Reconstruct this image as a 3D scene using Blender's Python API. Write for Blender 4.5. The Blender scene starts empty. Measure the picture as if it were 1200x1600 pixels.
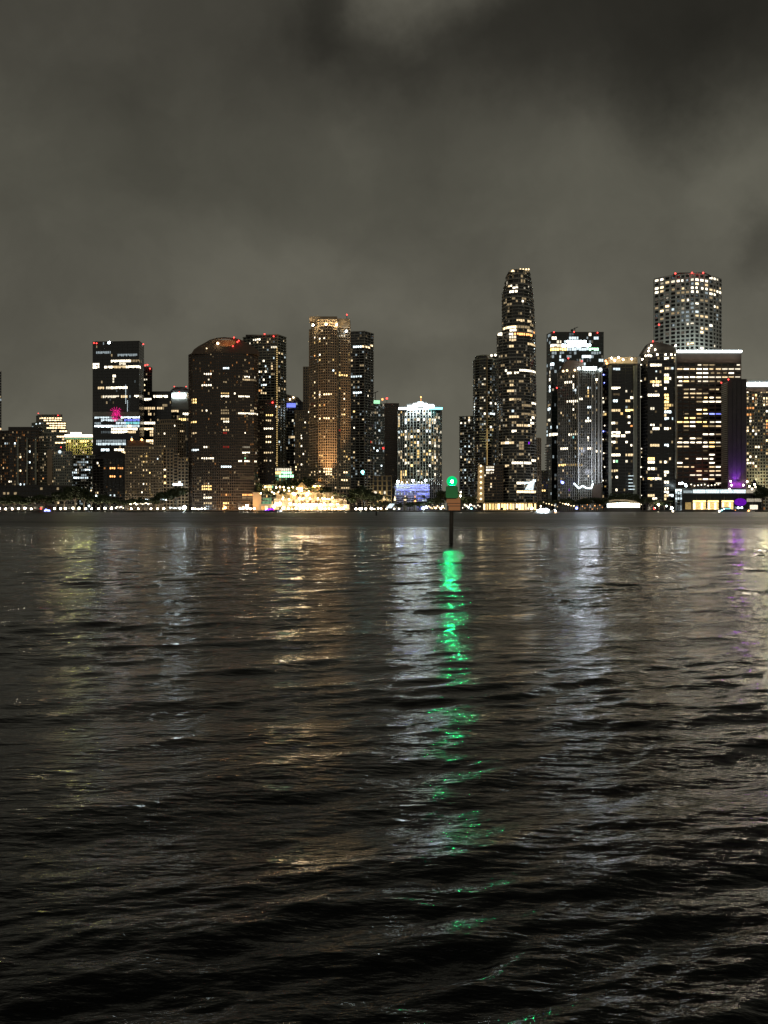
import bpy, math, random
import numpy as np
from mathutils import Vector

R = math.radians
scene = bpy.context.scene
col = scene.collection
rng = random.Random(7)

# ------------------------------------------------------------------ camera
CAM_Z = 2.5
F = 1600.0          # focal length in pixels of the 1200x1600 photograph
HOR = 796.5         # horizon row
cam_d = bpy.data.cameras.new("camera")
cam = bpy.data.objects.new("camera", cam_d)
col.objects.link(cam)
cam.location = (0, 0, CAM_Z)
cam.rotation_euler = (R(90) - math.atan(3.5 / F), 0, 0)
cam_d.sensor_fit = 'VERTICAL'
cam_d.sensor_height = 36
cam_d.lens = 36
cam_d.clip_start = 0.1
cam_d.clip_end = 40000
scene.camera = cam

# ------------------------------------------------------------------ render look
scene.view_settings.view_transform = 'Standard'
scene.view_settings.look = 'None'
scene.view_settings.gamma = 1
scene.view_settings.exposure = 0
scene.cycles.use_denoising = True
scene.cycles.max_bounces = 4
scene.cycles.diffuse_bounces = 2
scene.cycles.glossy_bounces = 3
scene.cycles.sample_clamp_indirect = 6
scene.cycles.use_light_tree = True
scene.cycles.caustics_reflective = False

# ------------------------------------------------------------------ night sky with city glow on low cloud
world = bpy.data.worlds.new("World")
scene.world = world
world.use_nodes = True
wt = world.node_tree
wt.nodes.clear()


def N(t, kind, **kw):
    n = t.nodes.new(kind)
    for k, v in kw.items():
        if k.startswith('i_'):
            n.inputs[k[2:]].default_value = v
        else:
            setattr(n, k, v)
    return n


def mth(t, op, a, b=None, c=None, clamp=False):
    n = t.nodes.new('ShaderNodeMath')
    n.operation = op
    n.use_clamp = clamp
    for i, v in enumerate((a, b, c)):
        if v is None:
            continue
        if isinstance(v, (int, float)):
            n.inputs[i].default_value = v
        else:
            t.links.new(v, n.inputs[i])
    return n.outputs[0]


def build_sky():
    t = wt
    L = t.links.new
    tc = N(t, 'ShaderNodeTexCoord')
    sep = N(t, 'ShaderNodeSeparateXYZ')
    L(tc.outputs['Generated'], sep.inputs[0])
    # warped direction for soft irregular cloud edges
    nz = N(t, 'ShaderNodeTexNoise', i_Scale=5.5, i_Detail=6.0, i_Roughness=0.58)
    L(tc.outputs['Generated'], nz.inputs['Vector'])
    sub = N(t, 'ShaderNodeVectorMath', operation='SUBTRACT')
    L(nz.outputs['Color'], sub.inputs[0])
    sub.inputs[1].default_value = (.5, .5, .5)
    sc = N(t, 'ShaderNodeVectorMath', operation='SCALE')
    L(sub.outputs[0], sc.inputs[0])
    sc.inputs['Scale'].default_value = 0.16
    wd = N(t, 'ShaderNodeVectorMath', operation='ADD')
    L(tc.outputs['Generated'], wd.inputs[0])
    L(sc.outputs[0], wd.inputs[1])
    # glow falls off with height above the skyline
    ramp = N(t, 'ShaderNodeValToRGB')
    L(sep.outputs['Z'], ramp.inputs[0])
    cr = ramp.color_ramp
    cr.interpolation = 'EASE'
    stops = [(0.0, (.142, .135, .106)), (0.10, (.128, .122, .095)), (0.20, (.104, .099, .078)),
             (0.30, (.080, .077, .060)), (0.42, (.056, .053, .042)), (0.60, (.022, .021, .017)),
             (1.0, (.008, .0075, .006))]
    cr.elements[0].position, cr.elements[0].color = stops[0][0], (*stops[0][1], 1)
    cr.elements[1].position, cr.elements[1].color = stops[-1][0], (*stops[-1][1], 1)
    for p, c in stops[1:-1]:
        e = cr.elements.new(p)
        e.color = (*c, 1)
    # soft stretched cloud texture
    mp = N(t, 'ShaderNodeMapping')
    L(wd.outputs[0], mp.inputs[0])
    mp.inputs['Scale'].default_value = (2.2, 2.2, 4.5)
    mp.inputs['Rotation'].default_value = (0, R(18), 0)
    cl = N(t, 'ShaderNodeTexNoise', i_Scale=1.5, i_Detail=5.0, i_Roughness=0.48)
    L(mp.outputs[0], cl.inputs['Vector'])
    f = mth(t, 'MULTIPLY_ADD', cl.outputs['Fac'], 0.9, 0.56)
    c2 = N(t, 'ShaderNodeTexNoise', i_Scale=7.0, i_Detail=6.0, i_Roughness=0.55)
    L(wd.outputs[0], c2.inputs['Vector'])
    f = mth(t, 'MULTIPLY', f, mth(t, 'MULTIPLY_ADD', c2.outputs['Fac'], .75, .625))
    # named cloud masses: direction, angular radii across and up, strength, edge softness
    blobs = [((880, 25), .23, .09, -.33, .55), ((1010, 90), .15, .06, -.20, .6), ((570, 90), .07, .04, -.26, .6), ((490, 25), .025, .04, -.25, .6), ((1150, 10), .12, .10, -.25, .6),
             ((1185, 370), .032, .025, -.34, .7), ((650, 8), .06, .035, 1.9, .7), ((260, 60), .15, .10, .14, .9), ((700, 230), .16, .05, .12, .8),
             ((330, 265), .09, .03, -.16, .8), ((180, 160), .05, .03, -.14, .8), ((1170, 215), .05, .05, .30, .8), ((800, 420), .22, .05, .08, .9), ((640, 565), .07, .02, -.14, .8),
             ((60, 420), .16, .12, -.10, .9), ((950, 330), .15, .04, .10, .8)]
    svec = N(t, 'ShaderNodeSeparateXYZ')
    L(wd.outputs[0], svec.inputs[0])
    for (px, py), ra, rb, s, soft in blobs:
        d = Vector(((px - 600) / F, 1, (HOR - py) / F)).normalized()
        dx = mth(t, 'DIVIDE', mth(t, 'SUBTRACT', svec.outputs['X'], d.x), ra)
        dz = mth(t, 'DIVIDE', mth(t, 'SUBTRACT', svec.outputs['Z'], d.z), rb)
        q = mth(t, 'SQRT', mth(t, 'ADD', mth(t, 'MULTIPLY', dx, dx), mth(t, 'MULTIPLY', dz, dz)))
        mr = N(t, 'ShaderNodeMapRange', interpolation_type='SMOOTHSTEP')
        L(q, mr.inputs['Value'])
        mr.inputs['From Min'].default_value = 1 - soft
        mr.inputs['From Max'].default_value = 1 + soft
        mr.inputs['To Min'].default_value = 1
        mr.inputs['To Max'].default_value = 0
        fy = mth(t, 'GREATER_THAN', svec.outputs['Y'], 0)
        f = mth(t, 'MULTIPLY', f, mth(t, 'MULTIPLY_ADD', mth(t, 'MULTIPLY', mr.outputs[0], fy), s, 1.0))
    mul = N(t, 'ShaderNodeVectorMath', operation='SCALE')
    L(ramp.outputs[0], mul.inputs[0])
    L(f, mul.inputs['Scale'])
    bg = N(t, 'ShaderNodeBackground', i_Strength=1.0)
    L(mul.outputs[0], bg.inputs[0])
    out = N(t, 'ShaderNodeOutputWorld')
    L(bg.outputs[0], out.inputs[0])


build_sky()

# broad weak light of the clouds and city behind the camera
sd = bpy.data.lights.new("night_light", 'SUN')
sd.energy = 0.34
sd.angle = R(120)
sd.color = (1, .93, .8)
so = bpy.data.objects.new("night_light", sd)
so.rotation_euler = (R(50), 0, R(15))
col.objects.link(so)


# ------------------------------------------------------------------ materials
def new_mat(name):
    m = bpy.data.materials.new(name)
    m.use_nodes = True
    return m


def surf(name, c, rough=.8, var=.25, scale=.15, bump=0.0, metal=0.0, fine=2.0):
    m = new_mat(name)
    t = m.node_tree
    L = t.links.new
    b = t.nodes['Principled BSDF']
    b.inputs['Roughness'].default_value = rough
    b.inputs['Metallic'].default_value = metal
    tc = N(t, 'ShaderNodeNewGeometry')
    n1 = N(t, 'ShaderNodeTexNoise', i_Scale=scale, i_Detail=5.0)
    L(tc.outputs['Position'], n1.inputs['Vector'])
    n2 = N(t, 'ShaderNodeTexNoise', i_Scale=fine, i_Detail=3.0)
    L(tc.outputs['Position'], n2.inputs['Vector'])
    a = mth(t, 'ADD', n1.outputs['Fac'], mth(t, 'MULTIPLY', n2.outputs['Fac'], .4))
    f = mth(t, 'MULTIPLY_ADD', a, var * 2, 1 - var * 1.4)
    s = N(t, 'ShaderNodeVectorMath', operation='SCALE')
    s.inputs[0].default_value = c
    L(f, s.inputs['Scale'])
    L(s.outputs[0], b.inputs['Base Color'])
    if bump:
        bp = N(t, 'ShaderNodeBump', i_Strength=bump, i_Distance=.02)
        L(n2.outputs['Fac'], bp.inputs['Height'])
        L(bp.outputs[0], b.inputs['Normal'])
    return m


M = {
    'brown': surf('brown_concrete', (.135, .10, .074)),
    'beige': surf('beige_stucco', (.42, .33, .22)),
    'tan': surf('tan_stucco', (.44, .34, .23)),
    'grey': surf('grey_concrete', (.33, .32, .28)),
    'pale': surf('pale_concrete', (.62, .62, .58)),
    'olive': surf('grey_green_concrete', (.33, .34, .28)),
    'dark': surf('dark_concrete', (.065, .06, .055)),
    'black': surf('dark_metal', (.03, .03, .03), .5),
    'stone': surf('red_brown_granite', (.14, .10, .08)),
    'purplew': surf('smooth_dark_wall', (.09, .08, .075)),
    'glass': surf('dark_glass', (.012, .013, .014), .18, .3, .05),
    'glassg': surf('green_dark_glass', (.02, .03, .027), .15, .3, .05),
    'leaf': surf('leaf', (.045, .06, .022), .7, .5, 1.2),
    'palm': surf('palm_leaf', (.06, .075, .03), .6, .4, 1.2),
    'bark': surf('bark', (.09, .07, .05), .9, .4, 2),
    'ground': surf('ground_soil', (.06, .06, .05), .95, .5, .05),
    'wall': surf('seawall_concrete', (.10, .095, .085), .9, .4, .3),
    'wood': surf('weathered_pile', (.035, .03, .024), .8, .5, 6, .6, fine=20),
    'orange': surf('orange_board', (.85, .38, .16), .55, .12, 3, .2, fine=25),
    'green': surf('green_board', (.02, .34, .10), .5, .15, 3, .1, fine=20),
    'hull': surf('white_hull', (.6, .6, .6), .35, .1, 1),
    'hullb': surf('dark_hull', (.03, .04, .08), .35, .1, 1),
    'canvas': surf('cream_canvas', (.75, .6, .4), .8, .1, 1),
    'roofd': surf('dark_roof', (.05, .045, .045), .9, .3, .3),
}

COLS = {'w': (1, .74, .41), 'y': (1, .66, .24), 'c': (.80, .95, 1), 'o': (1, .42, .13), 'r': (1, .05, .04),
        'b': (.22, .27, 1), 'g': (.45, 1, .55), 'p': (1, .02, .28), 'v': (.35, .02, 1), 't': (.25, .75, .75), 'n': (1, .88, .66)}
LEV = {0: .10, 1: .38, 2: 1.2, 3: 3.0, 4: 18, 5: 60}
SOFT = {4: 7, 5: 18}
_lit = {}


def lit(c, l, sample=False, var=True):
    k = (c, l, sample)
    if k in _lit:
        return _lit[k]
    m = new_mat('light_%s' % {'w': 'warm', 'y': 'yellow', 'c': 'cool', 'o': 'orange', 'r': 'red', 'b': 'blue', 'g': 'green',
                              'p': 'pink', 'v': 'violet', 't': 'teal', 'n': 'neutral'}[c])
    t = m.node_tree
    t.nodes.clear()
    e = N(t, 'ShaderNodeEmission')
    e.inputs[0].default_value = (*COLS[c], 1)
    o = N(t, 'ShaderNodeOutputMaterial')
    t.links.new(e.outputs[0], o.inputs[0])
    if l < 4:
        g = N(t, 'ShaderNodeNewGeometry')
        n = N(t, 'ShaderNodeTexNoise', i_Scale=.9, i_Detail=3.0, i_Roughness=.7)
        t.links.new(g.outputs['Position'], n.inputs['Vector'])
        t.links.new(mth(t, 'MULTIPLY', mth(t, 'MULTIPLY_ADD', n.outputs['Fac'], 2.6, -.3, clamp=False), LEV[l]), e.inputs[1])
    else:
        e.inputs[1].default_value = SOFT[l] if c in 'rbvogpt' else LEV[l]
    m.cycles.emission_sampling = 'AUTO' if sample else 'NONE'
    _lit[k] = m
    return m


# ------------------------------------------------------------------ scene-graph helpers
def tag(o, label=None, cat=None, group=None, kind=None):
    if label: o['label'] = label
    if cat: o['category'] = cat
    if group: o['group'] = group
    if kind: o['kind'] = kind
    return o


def empty(name, loc):
    o = bpy.data.objects.new(name, None)
    o.location = loc
    o.empty_display_size = 1
    col.objects.link(o)
    o['_w'] = [float(v) for v in loc]
    return o


class MB:
    def __init__(s):
        s.v, s.f = [], []

    def add(s, vs, fs):
        n = len(s.v)
        s.v += [tuple(p) for p in vs]
        s.f += [tuple(i + n for i in f) for f in fs]
        return s

    def box(s, x0, x1, y0, y1, z0, z1):
        return s.prism([(x0, y0), (x1, y0), (x1, y1), (x0, y1)], z0, z1)

    def prism(s, poly, z0, z1):
        k = len(poly)
        vs = [(x, y, z0) for x, y in poly] + [(x, y, z1) for x, y in poly]
        fs = [tuple(range(k))[::-1], tuple(range(k, 2 * k))]
        fs += [(i, (i + 1) % k, k + (i + 1) % k, k + i) for i in range(k)]
        return s.add(vs, fs)

    def profile(s, pts, Y, d):
        """outline in photo pixels at distance Y, given real thickness d away from the viewer"""
        a = [W(x, y, Y) for x, y in pts]
        b = [(p[0], p[1] + d, p[2]) for p in a]
        k = len(a)
        fs = [tuple(range(k)), tuple(range(k, 2 * k))[::-1]]
        fs += [((i + 1) % k, i, k + i, k + (i + 1) % k) for i in range(k)]
        return s.add(a + b, fs)

    def tube(s, p, q, r0, r1=None, n=8):
        r1 = r0 if r1 is None else r1
        p, q = Vector(p), Vector(q)
        d = (q - p).normalized()
        u = d.cross(Vector((0, 0, 1)) if abs(d.z) < .9 else Vector((1, 0, 0))).normalized()
        w = d.cross(u)
        vs = []
        for c, r in ((p, r0), (q, r1)):
            for i in range(n):
                a = 2 * math.pi * i / n
                vs.append(c + u * (r * math.cos(a)) + w * (r * math.sin(a)))
        fs = [tuple(range(n)), tuple(range(n, 2 * n))[::-1]]
        fs += [((i + 1) % n, i, n + i, n + (i + 1) % n) for i in range(n)]
        return s.add(vs, fs)

    def ball(s, c, r, nu=10, nv=6, sz=1.0):
        vs = [(c[0], c[1], c[2] + r * sz)]
        for j in range(1, nv):
            a = math.pi * j / nv
            for i in range(nu):
                b = 2 * math.pi * i / nu
                vs.append((c[0] + r * math.sin(a) * math.cos(b), c[1] + r * math.sin(a) * math.sin(b), c[2] + r * sz * math.cos(a)))
        vs.append((c[0], c[1], c[2] - r * sz))
        fs = [(0, 1 + i, 1 + (i + 1) % nu) for i in range(nu)]
        for j in range(nv - 2):
            for i in range(nu):
                a = 1 + j * nu
                fs.append((a + i, a + nu + i, a + nu + (i + 1) % nu, a + (i + 1) % nu))
        a = 1 + (nv - 2) * nu
        fs += [(a + (i + 1) % nu, a + i, len(vs) - 1) for i in range(nu)]
        return s.add(vs, fs)

    def build(s, name, mat, parent=None, smooth=False):
        if not s.v:
            return None
        off = Vector((0, 0, 0))
        if parent is not None:
            off = Vector(parent['_w'])
        me = bpy.data.meshes.new(name)
        me.from_pydata([(x - off.x, y - off.y, z - off.z) for x, y, z in s.v], [], s.f)
        me.materials.append(mat)
        if smooth:
            me.polygons.foreach_set('use_smooth', [True] * len(me.polygons))
        o = bpy.data.objects.new(name, me)
        if parent is not None:
            o.parent = parent
            o['_w'] = list(parent['_w'])
        else:
            o['_w'] = [0., 0., 0.]
        col.objects.link(o)
        return o


def W(px, py, Y):
    return ((px - 600) * Y / F, Y, CAM_Z + (HOR - py) * Y / F)


def Zat(py, Y):
    return CAM_Z + (HOR - py) * Y / F


GZ = 1.3   # height of the land above the water


def offset(poly, d):
    n = len(poly)
    out = []
    for i in range(n):
        p0, p1, p2 = Vector(poly[i - 1]), Vector(poly[i]), Vector(poly[(i + 1) % n])
        a, b = (p1 - p0).normalized(), (p2 - p1).normalized()
        na, nb = Vector((a.y, -a.x)), Vector((b.y, -b.x))
        m = (na + nb)
        m = m.normalized() / max(.35, math.sqrt(max(.01, (1 + na.dot(nb)) / 2)))
        out.append((p1.x + m.x * d, p1.y + m.y * d))
    return out


STY = {  # slab height share, slab proud, pier width share, pier proud, pier every n bays
    'grid': (.34, .40, .32, .34, 1),
    'wide': (.46, .40, .18, .34, 1),
    'balc': (.26, 1.5, .16, 1.0, 2),
    'balc3': (.30, 1.3, .22, 1.0, 3),
    'glass': (.14, .16, .07, .12, 2),
    'fins': (.16, .20, .34, .60, 1),
    'thin': (.20, 1.1, .10, .5, 4),
    'plain': (.12, .10, .10, .08, 3),
}

CROPS = {1: (0, 500, 5), 2: (130, 500, 5), 3: (280, 500, 5), 4: (440, 480, 4.706), 5: (570, 580, 6.67), 6: (700, 400, 3.81),
         7: (840, 500, 5), 8: (990, 410, 3.905), 9: (380, 730, 6), 11: (0, 640, 8), 12: (140, 640, 7.5), 13: (1000, 530, 6),
         14: (1000, 660, 6), 15: (730, 540, 9.23), 16: (730, 670, 9.23), 0: (0, 0, 1)}


def S(crop, txt):
    """spots 'x0-x1,y,colour level' in a numbered close-up of the photograph"""
    ox, oy, k = CROPS[crop]
    out = []
    for it in txt.split(';'):
        it = it.strip()
        if not it:
            continue
        xs, ys, c = [q.strip() for q in it.split(',')]
        x = [float(q) for q in xs.split('-')]
        y = [float(q) for q in ys.split('-')]
        out.append((ox + x[0] / k, ox + x[-1] / k, oy + y[0] / k, oy + y[-1] / k, c[0], int(c[1])))
    return out


def arc(x0, x1, Y, bulge, n=6):
    pts = []
    for i in range(n + 1):
        a = math.pi * (i / n)
        x = (x0 + x1) / 2 - (x1 - x0) / 2 * math.cos(a)
        pts.append((x, Y - bulge * math.sin(a)))
    return pts


def tower(name, label, secs, bw=3.2, fh=4.2, style='grid', frame='grey', glass='glass', lits=(), rnd=(.05, 'wwc', (1, 2)),
          cat='building', depth=35, seed=None, no_rnd_rect=(), roof=True, win=(.9, .9), base=GZ, group=None, rndfn=None, bury=0):
    """secs: list of (chain of (px, Y) left to right, y_bottom or None, y_top)"""
    r = random.Random(seed if seed is not None else hash(label) % 1000 if False else sum(map(ord, label)))
    ch0 = secs[0][0]
    cx = sum(p[0] for p in ch0) / len(ch0)
    Y0 = sum(p[1] for p in ch0) / len(ch0)
    root = empty(name, ((cx - 600) * Y0 / F, Y0 + depth / 2, base))
    tag(root, label, cat, group)
    sh, so_, pw, po, pe = STY[style]
    fr, gl, rf = MB(), MB(), MB()
    cells = []
    for chain, yb, yt in secs:
        Yr = sum(p[1] for p in chain) / len(chain)
        z0 = base if yb is None else Zat(yb, Yr)
        z1 = Zat(yt, Yr)
        front = [((p[0] - 600) * p[1] / F, p[1]) for p in chain]
        Yb = max(p[1] for p in chain) + depth
        w = abs(chain[-1][0] - chain[0][0])
        ins = min(2.0 + w * .04, w * .2)
        k = Yb / F
        back = [((chain[-1][0] - ins - 600) * k, Yb), ((chain[0][0] + ins - 600) * k, Yb)]
        poly = front + back
        gl.prism(poly, z0, z1 - .3)
        fm = fh * Yr / F
        nf = max(1, round((z1 - z0 - 1.2) / fm))
        fm = (z1 - z0 - 1.2) / nf
        so_poly = offset(poly, so_)
        for j in range(nf + 1):
            zc = z0 + j * fm
            fr.prism(so_poly, zc + .01, zc + sh * fm)
        rf.prism(offset(poly, so_ + .12), z1 - 1.0, z1)
        ne = len(poly)
        for e in range(ne):
            a, b = Vector(poly[e]), Vector(poly[(e + 1) % ne])
            d = b - a
            ln = d.length
            if e < len(front) - 1:
                pxw = abs(chain[e + 1][0] - chain[e][0])
                bays = max(1, round(max(pxw / bw, ln / (bw * Yr / F) * .7)))
            else:
                bays = max(1, round(ln / (bw * Yr / F)))
            d.normalize()
            nrm = Vector((d.y, -d.x))
            bl = ln / bays
            for i in range(bays + 1):
                if i % pe and i != bays:
                    continue
                if i == bays and e < ne - 1:
                    continue
                c = a + d * (bl * i)
                hw = bl * pw / 2
                q = [c - d * hw - nrm * .2, c - d * hw + nrm * po, c + d * hw + nrm * po, c + d * hw - nrm * .2]
                fr.prism([(v.x, v.y) for v in q], z0 + .03, z1 - .5)
            if e >= len(front) and e == len(front):
                continue
            for i in range(bays):
                c = a + d * (bl * (i + .5))
                for j in range(nf):
                    zc = z0 + (j + .5 + sh / 2) * fm
                    P = c + nrm * .05
                    cells.append(dict(x=600 + F * P.x / P.y, y=HOR - (zc - CAM_Z) * F / P.y, c=P, d=d, n=nrm, z=zc,
                                      w=bl * (1 - pw) * .5, h=fm * (1 - sh) * .5, f=e < len(front) - 1, on=None, fm=fm, pr=F / P.y))
    # lit windows read off the photograph
    for x0, x1, y0, y1, c, l in lits:
        ym = (y0 + y1) / 2
        cand = [q for q in cells if q['f'] and x0 - bw * .45 <= q['x'] <= x1 + bw * .45 and y0 - fh * .55 <= q['y'] <= y1 + fh * .55]
        if not cand:
            continue
        if y1 - y0 < fh:
            best = {}
            for q in cand:
                kk = round(q['x'], 1)
                if kk not in best or abs(q['y'] - ym) < abs(best[kk]['y'] - ym):
                    best[kk] = q
            cand = list(best.values())
        if x1 - x0 < bw:
            xm = (x0 + x1) / 2
            mn = min(abs(q['x'] - xm) for q in cand)
            cand = [q for q in cand if abs(q['x'] - xm) <= mn + .3]
        for q in cand:
            q['on'] = (c, l, 1)
    dens, cs, ls = rnd
    for q in cells:
        if q['on'] is None:
            p = dens * 1.7
            if rndfn:
                p = rndfn(q['x'], q['y'], dens)
            if any(a <= q['x'] <= b and c <= q['y'] <= d for a, c, b, d in no_rnd_rect):
                p = 0
            if r.random() < p:
                q['on'] = (r.choice(cs), r.choice(ls), 0)
    on = [q for q in cells if q['on']]
    on.sort(key=lambda q: (not q['f'], -q['on'][2], -q['on'][1]))
    rest = {}
    for k, q in enumerate(on):
        c, l, ex = q['on']
        w = q['w'] * win[0] * (1 if ex and r.random() < .6 else r.uniform(.55, 1))
        h = q['h'] * win[1] * (1 if r.random() < .7 else r.uniform(.6, 1))
        sx = r.uniform(-1, 1) * (q['w'] * win[0] - w)
        cc = q['c'] + q['d'] * sx
        zt = q['z'] + q['h'] * win[1]
        d, n = q['d'], q['n']
        pl = [cc - d * w, cc + d * w, cc + d * w - n * .03, cc - d * w - n * .03]
        pl = [(v.x, v.y) for v in pl]
        if k < 100 and q['f']:
            MB().prism(pl, zt - 2 * h, zt).build('window', lit(c, l), root)
        else:
            rest.setdefault((c, l), MB()).prism(pl, zt - 2 * h, zt)
    if rest:
        # one object for the many remaining panes, one material slot per colour
        me = bpy.data.meshes.new('window')
        vs, fs, mi = [], [], []
        off = Vector(root['_w'])
        for k, ((c, l), mb) in enumerate(rest.items()):
            me.materials.append(lit(c, l))
            n0 = len(vs)
            vs += [(x - off.x, y - off.y, z - off.z) for x, y, z in mb.v]
            fs += [tuple(i + n0 for i in f) for f in mb.f]
            mi += [k] * len(mb.f)
        me.from_pydata(vs, [], fs)
        me.polygons.foreach_set('material_index', mi)
        o = bpy.data.objects.new('window', me)
        o.parent = root
        o['kind'] = 'stuff'
        col.objects.link(o)
    fr.build('facade_frame', M[frame], root)
    gl.build('glazing', M[glass], root)
    if roof:
        rf.build('roof', M[frame], root)
    return root


def part(root, name, mb, mat, label=None):
    o = mb.build(name, mat, root)
    if label:
        o['label'] = label
    return o


def rooftop(root, x0, x1, y0, y1, Y, d=14, mat='dark', name='plant_room'):
    return part(root, name, MB().profile([(x0, y1), (x1, y1), (x1, y0), (x0, y0)], Y, d), M[mat])


def warn(root, pts, Y, c='r', l=4, r=.9, name='warning_light'):
    if c == 'r':
        r *= .7
    for x, y in pts:
        p = W(x, y, Y)
        part(root, name, MB().ball(p, r, 8, 5), lit(c, l))


def strip(root, x0, x1, y0, y1, Y, c, l, name='light_strip', d=.4, sample=False):
    return part(root, name, MB().profile([(x0, y1), (x1, y1), (x1, y0), (x0, y0)], Y, d), lit(c, l, sample))


def plight(px, py, Y, c, power, size=1.0):
    d = bpy.data.lights.new('lamp_or_fill_light', 'POINT')
    d.energy = power
    d.color = c
    d.shadow_soft_size = size
    o = bpy.data.objects.new('lamp_or_fill_light', d)
    o.location = W(px, py, Y)
    col.objects.link(o)
    return o


def spot(px, py, Y, tgt, c, power, ang=50, root=None, blend=.8):
    d = bpy.data.lights.new('flood_or_fill_light', 'SPOT')
    d.energy = power
    d.color = c
    d.spot_size = R(ang)
    d.spot_blend = blend
    d.shadow_soft_size = .6
    o = bpy.data.objects.new('flood_or_fill_light', d)
    p = Vector(W(px, py, Y))
    o.location = p
    o.rotation_euler = (Vector(tgt) - p).to_track_quat('-Z', 'Y').to_euler()
    col.objects.link(o)
    return o


# ------------------------------------------------------------------ water: one sheet of real waves out to the far shore
def build_water():
    a_f = np.arange(-25, 25.001, .062)
    a = np.concatenate([np.arange(-180, -25, 3.0), a_f, np.arange(26, 180, 3.0)])
    ang = np.radians(a)
    rs = [.4, 1.0, 1.6, 2.2]
    r = 2.4
    while r < 1600:
        rs.append(r)
        r += max(.0052 * r, .38 * r * r / 4000) if r < 300 else .38 * r * r / 4000 * .8
    rs += [2500, 6000, 16000]
    rs = np.array(rs)
    dr = np.gradient(rs)
    RR, AA = np.meshgrid(rs, ang, indexing='ij')
    X = RR * np.sin(AA)
    Yw = RR * np.cos(AA)
    Z = np.zeros_like(X)
    g = np.random.RandomState(11)
    main = math.atan2(.88, -.48)      # travel direction of the chop, slanting away to the left
    n = 95
    lam = np.exp(g.uniform(math.log(.16), math.log(5.0), n))
    # slow change of wave height over the surface, so that calm and rough patches alternate
    patch = .5 + .5 * np.sin(X * .21 + Yw * .13 + 1.5 * np.sin(Yw * .11)) * np.sin(Yw * .33 - X * .07 + 1.0)
    for i in range(n):
        th = main + g.normal(0, .45 if lam[i] < .7 else .24)
        k = 2 * math.pi / lam[i]
        sl = .0225 * (lam[i] / .8) ** (.05 if lam[i] < .8 else -.85)
        amp = sl / k
        ph = g.uniform(0, 2 * math.pi)
        fade = np.clip((lam[i] / (dr * 3.0)) - .5, 0, 1)[:, None]
        p = patch if lam[i] < 2.2 else 1.0
        arg = k * (math.cos(th) * X + math.sin(th) * Yw) + ph
        Z += amp * fade * (np.sin(arg) + .18 * np.cos(2 * arg)) * (.30 + 1.1 * p)
    nr, na = X.shape
    co = np.empty((nr * na + 1, 3), np.float32)
    co[:-1, 0] = X.ravel()
    co[:-1, 1] = Yw.ravel()
    co[:-1, 2] = Z.ravel()
    co[-1] = (0, 0, 0)
    i0 = (np.arange(nr - 1)[:, None] * na + np.arange(na)[None, :])
    nxt = (np.arange(na) + 1) % na
    i1 = (np.arange(nr - 1)[:, None] * na + nxt[None, :])
    quads = np.stack([i0, i1, i1 + na, i0 + na], -1).reshape(-1, 4)
    tris = np.stack([np.full(na, nr * na), nxt, np.arange(na)], -1)
    loops = np.concatenate([quads.ravel(), tris.ravel()]).astype(np.int32)
    starts = np.concatenate([np.arange(len(quads)) * 4, len(quads) * 4 + np.arange(len(tris)) * 3]).astype(np.int32)
    me = bpy.data.meshes.new('water')
    me.vertices.add(len(co))
    me.vertices.foreach_set('co', co.ravel())
    me.loops.add(len(loops))
    me.loops.foreach_set('vertex_index', loops)
    me.polygons.add(len(starts))
    me.polygons.foreach_set('loop_start', starts)
    me.polygons.foreach_set('use_smooth', np.ones(len(starts), bool))
    me.update(calc_edges=True)
    m = new_mat('water')
    t = m.node_tree
    L = t.links.new
    b = t.nodes['Principled BSDF']
    b.inputs['Base Color'].default_value = (.004, .005, .005, 1)
    b.inputs['IOR'].default_value = 1.333
    b.inputs['Roughness'].default_value = .07
    geo = N(t, 'ShaderNodeNewGeometry')
    # open water away from the near bank is ruffled by ripples too small to model
    ln = N(t, 'ShaderNodeVectorMath', operation='LENGTH')
    L(geo.outputs['Position'], ln.inputs[0])
    rr_ = N(t, 'ShaderNodeMapRange', interpolation_type='SMOOTHSTEP')
    L(ln.outputs['Value'], rr_.inputs['Value'])
    rr_.inputs['From Min'].default_value = 60
    rr_.inputs['From Max'].default_value = 210
    rr_.inputs['To Min'].default_value = .068
    rr_.inputs['To Max'].default_value = .36
    mp = N(t, 'ShaderNodeMapping')
    mp.inputs['Rotation'].default_value = (0, 0, R(-30))
    mp.inputs['Scale'].default_value = (.55, 1.35, 1)
    L(geo.outputs['Position'], mp.inputs[0])
    n1 = N(t, 'ShaderNodeTexNoise', i_Scale=8.0, i_Detail=4.0, i_Roughness=.55)
    L(mp.outputs[0], n1.inputs['Vector'])
    n2 = N(t, 'ShaderNodeTexNoise', i_Scale=.9, i_Detail=4.0, i_Roughness=.6)
    L(mp.outputs[0], n2.inputs['Vector'])
    n3 = N(t, 'ShaderNodeTexNoise', i_Scale=.09, i_Detail=3.0)
    L(mp.outputs[0], n3.inputs['Vector'])
    h = mth(t, 'ADD', mth(t, 'MULTIPLY', n1.outputs['Fac'], BUMP1), mth(t, 'MULTIPLY', n2.outputs['Fac'], BUMP2))
    n4 = N(t, 'ShaderNodeTexNoise', i_Scale=.06, i_Detail=4.0, i_Roughness=.65)
    mp4 = N(t, 'ShaderNodeMapping')
    mp4.inputs['Scale'].default_value = (.35, 1.0, 1)
    L(geo.outputs['Position'], mp4.inputs[0])
    L(mp4.outputs[0], n4.inputs['Vector'])
    L(mth(t, 'MULTIPLY', rr_.outputs[0], mth(t, 'MULTIPLY_ADD', n4.outputs['Fac'], 1.8, .1)), b.inputs['Roughness'])
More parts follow.
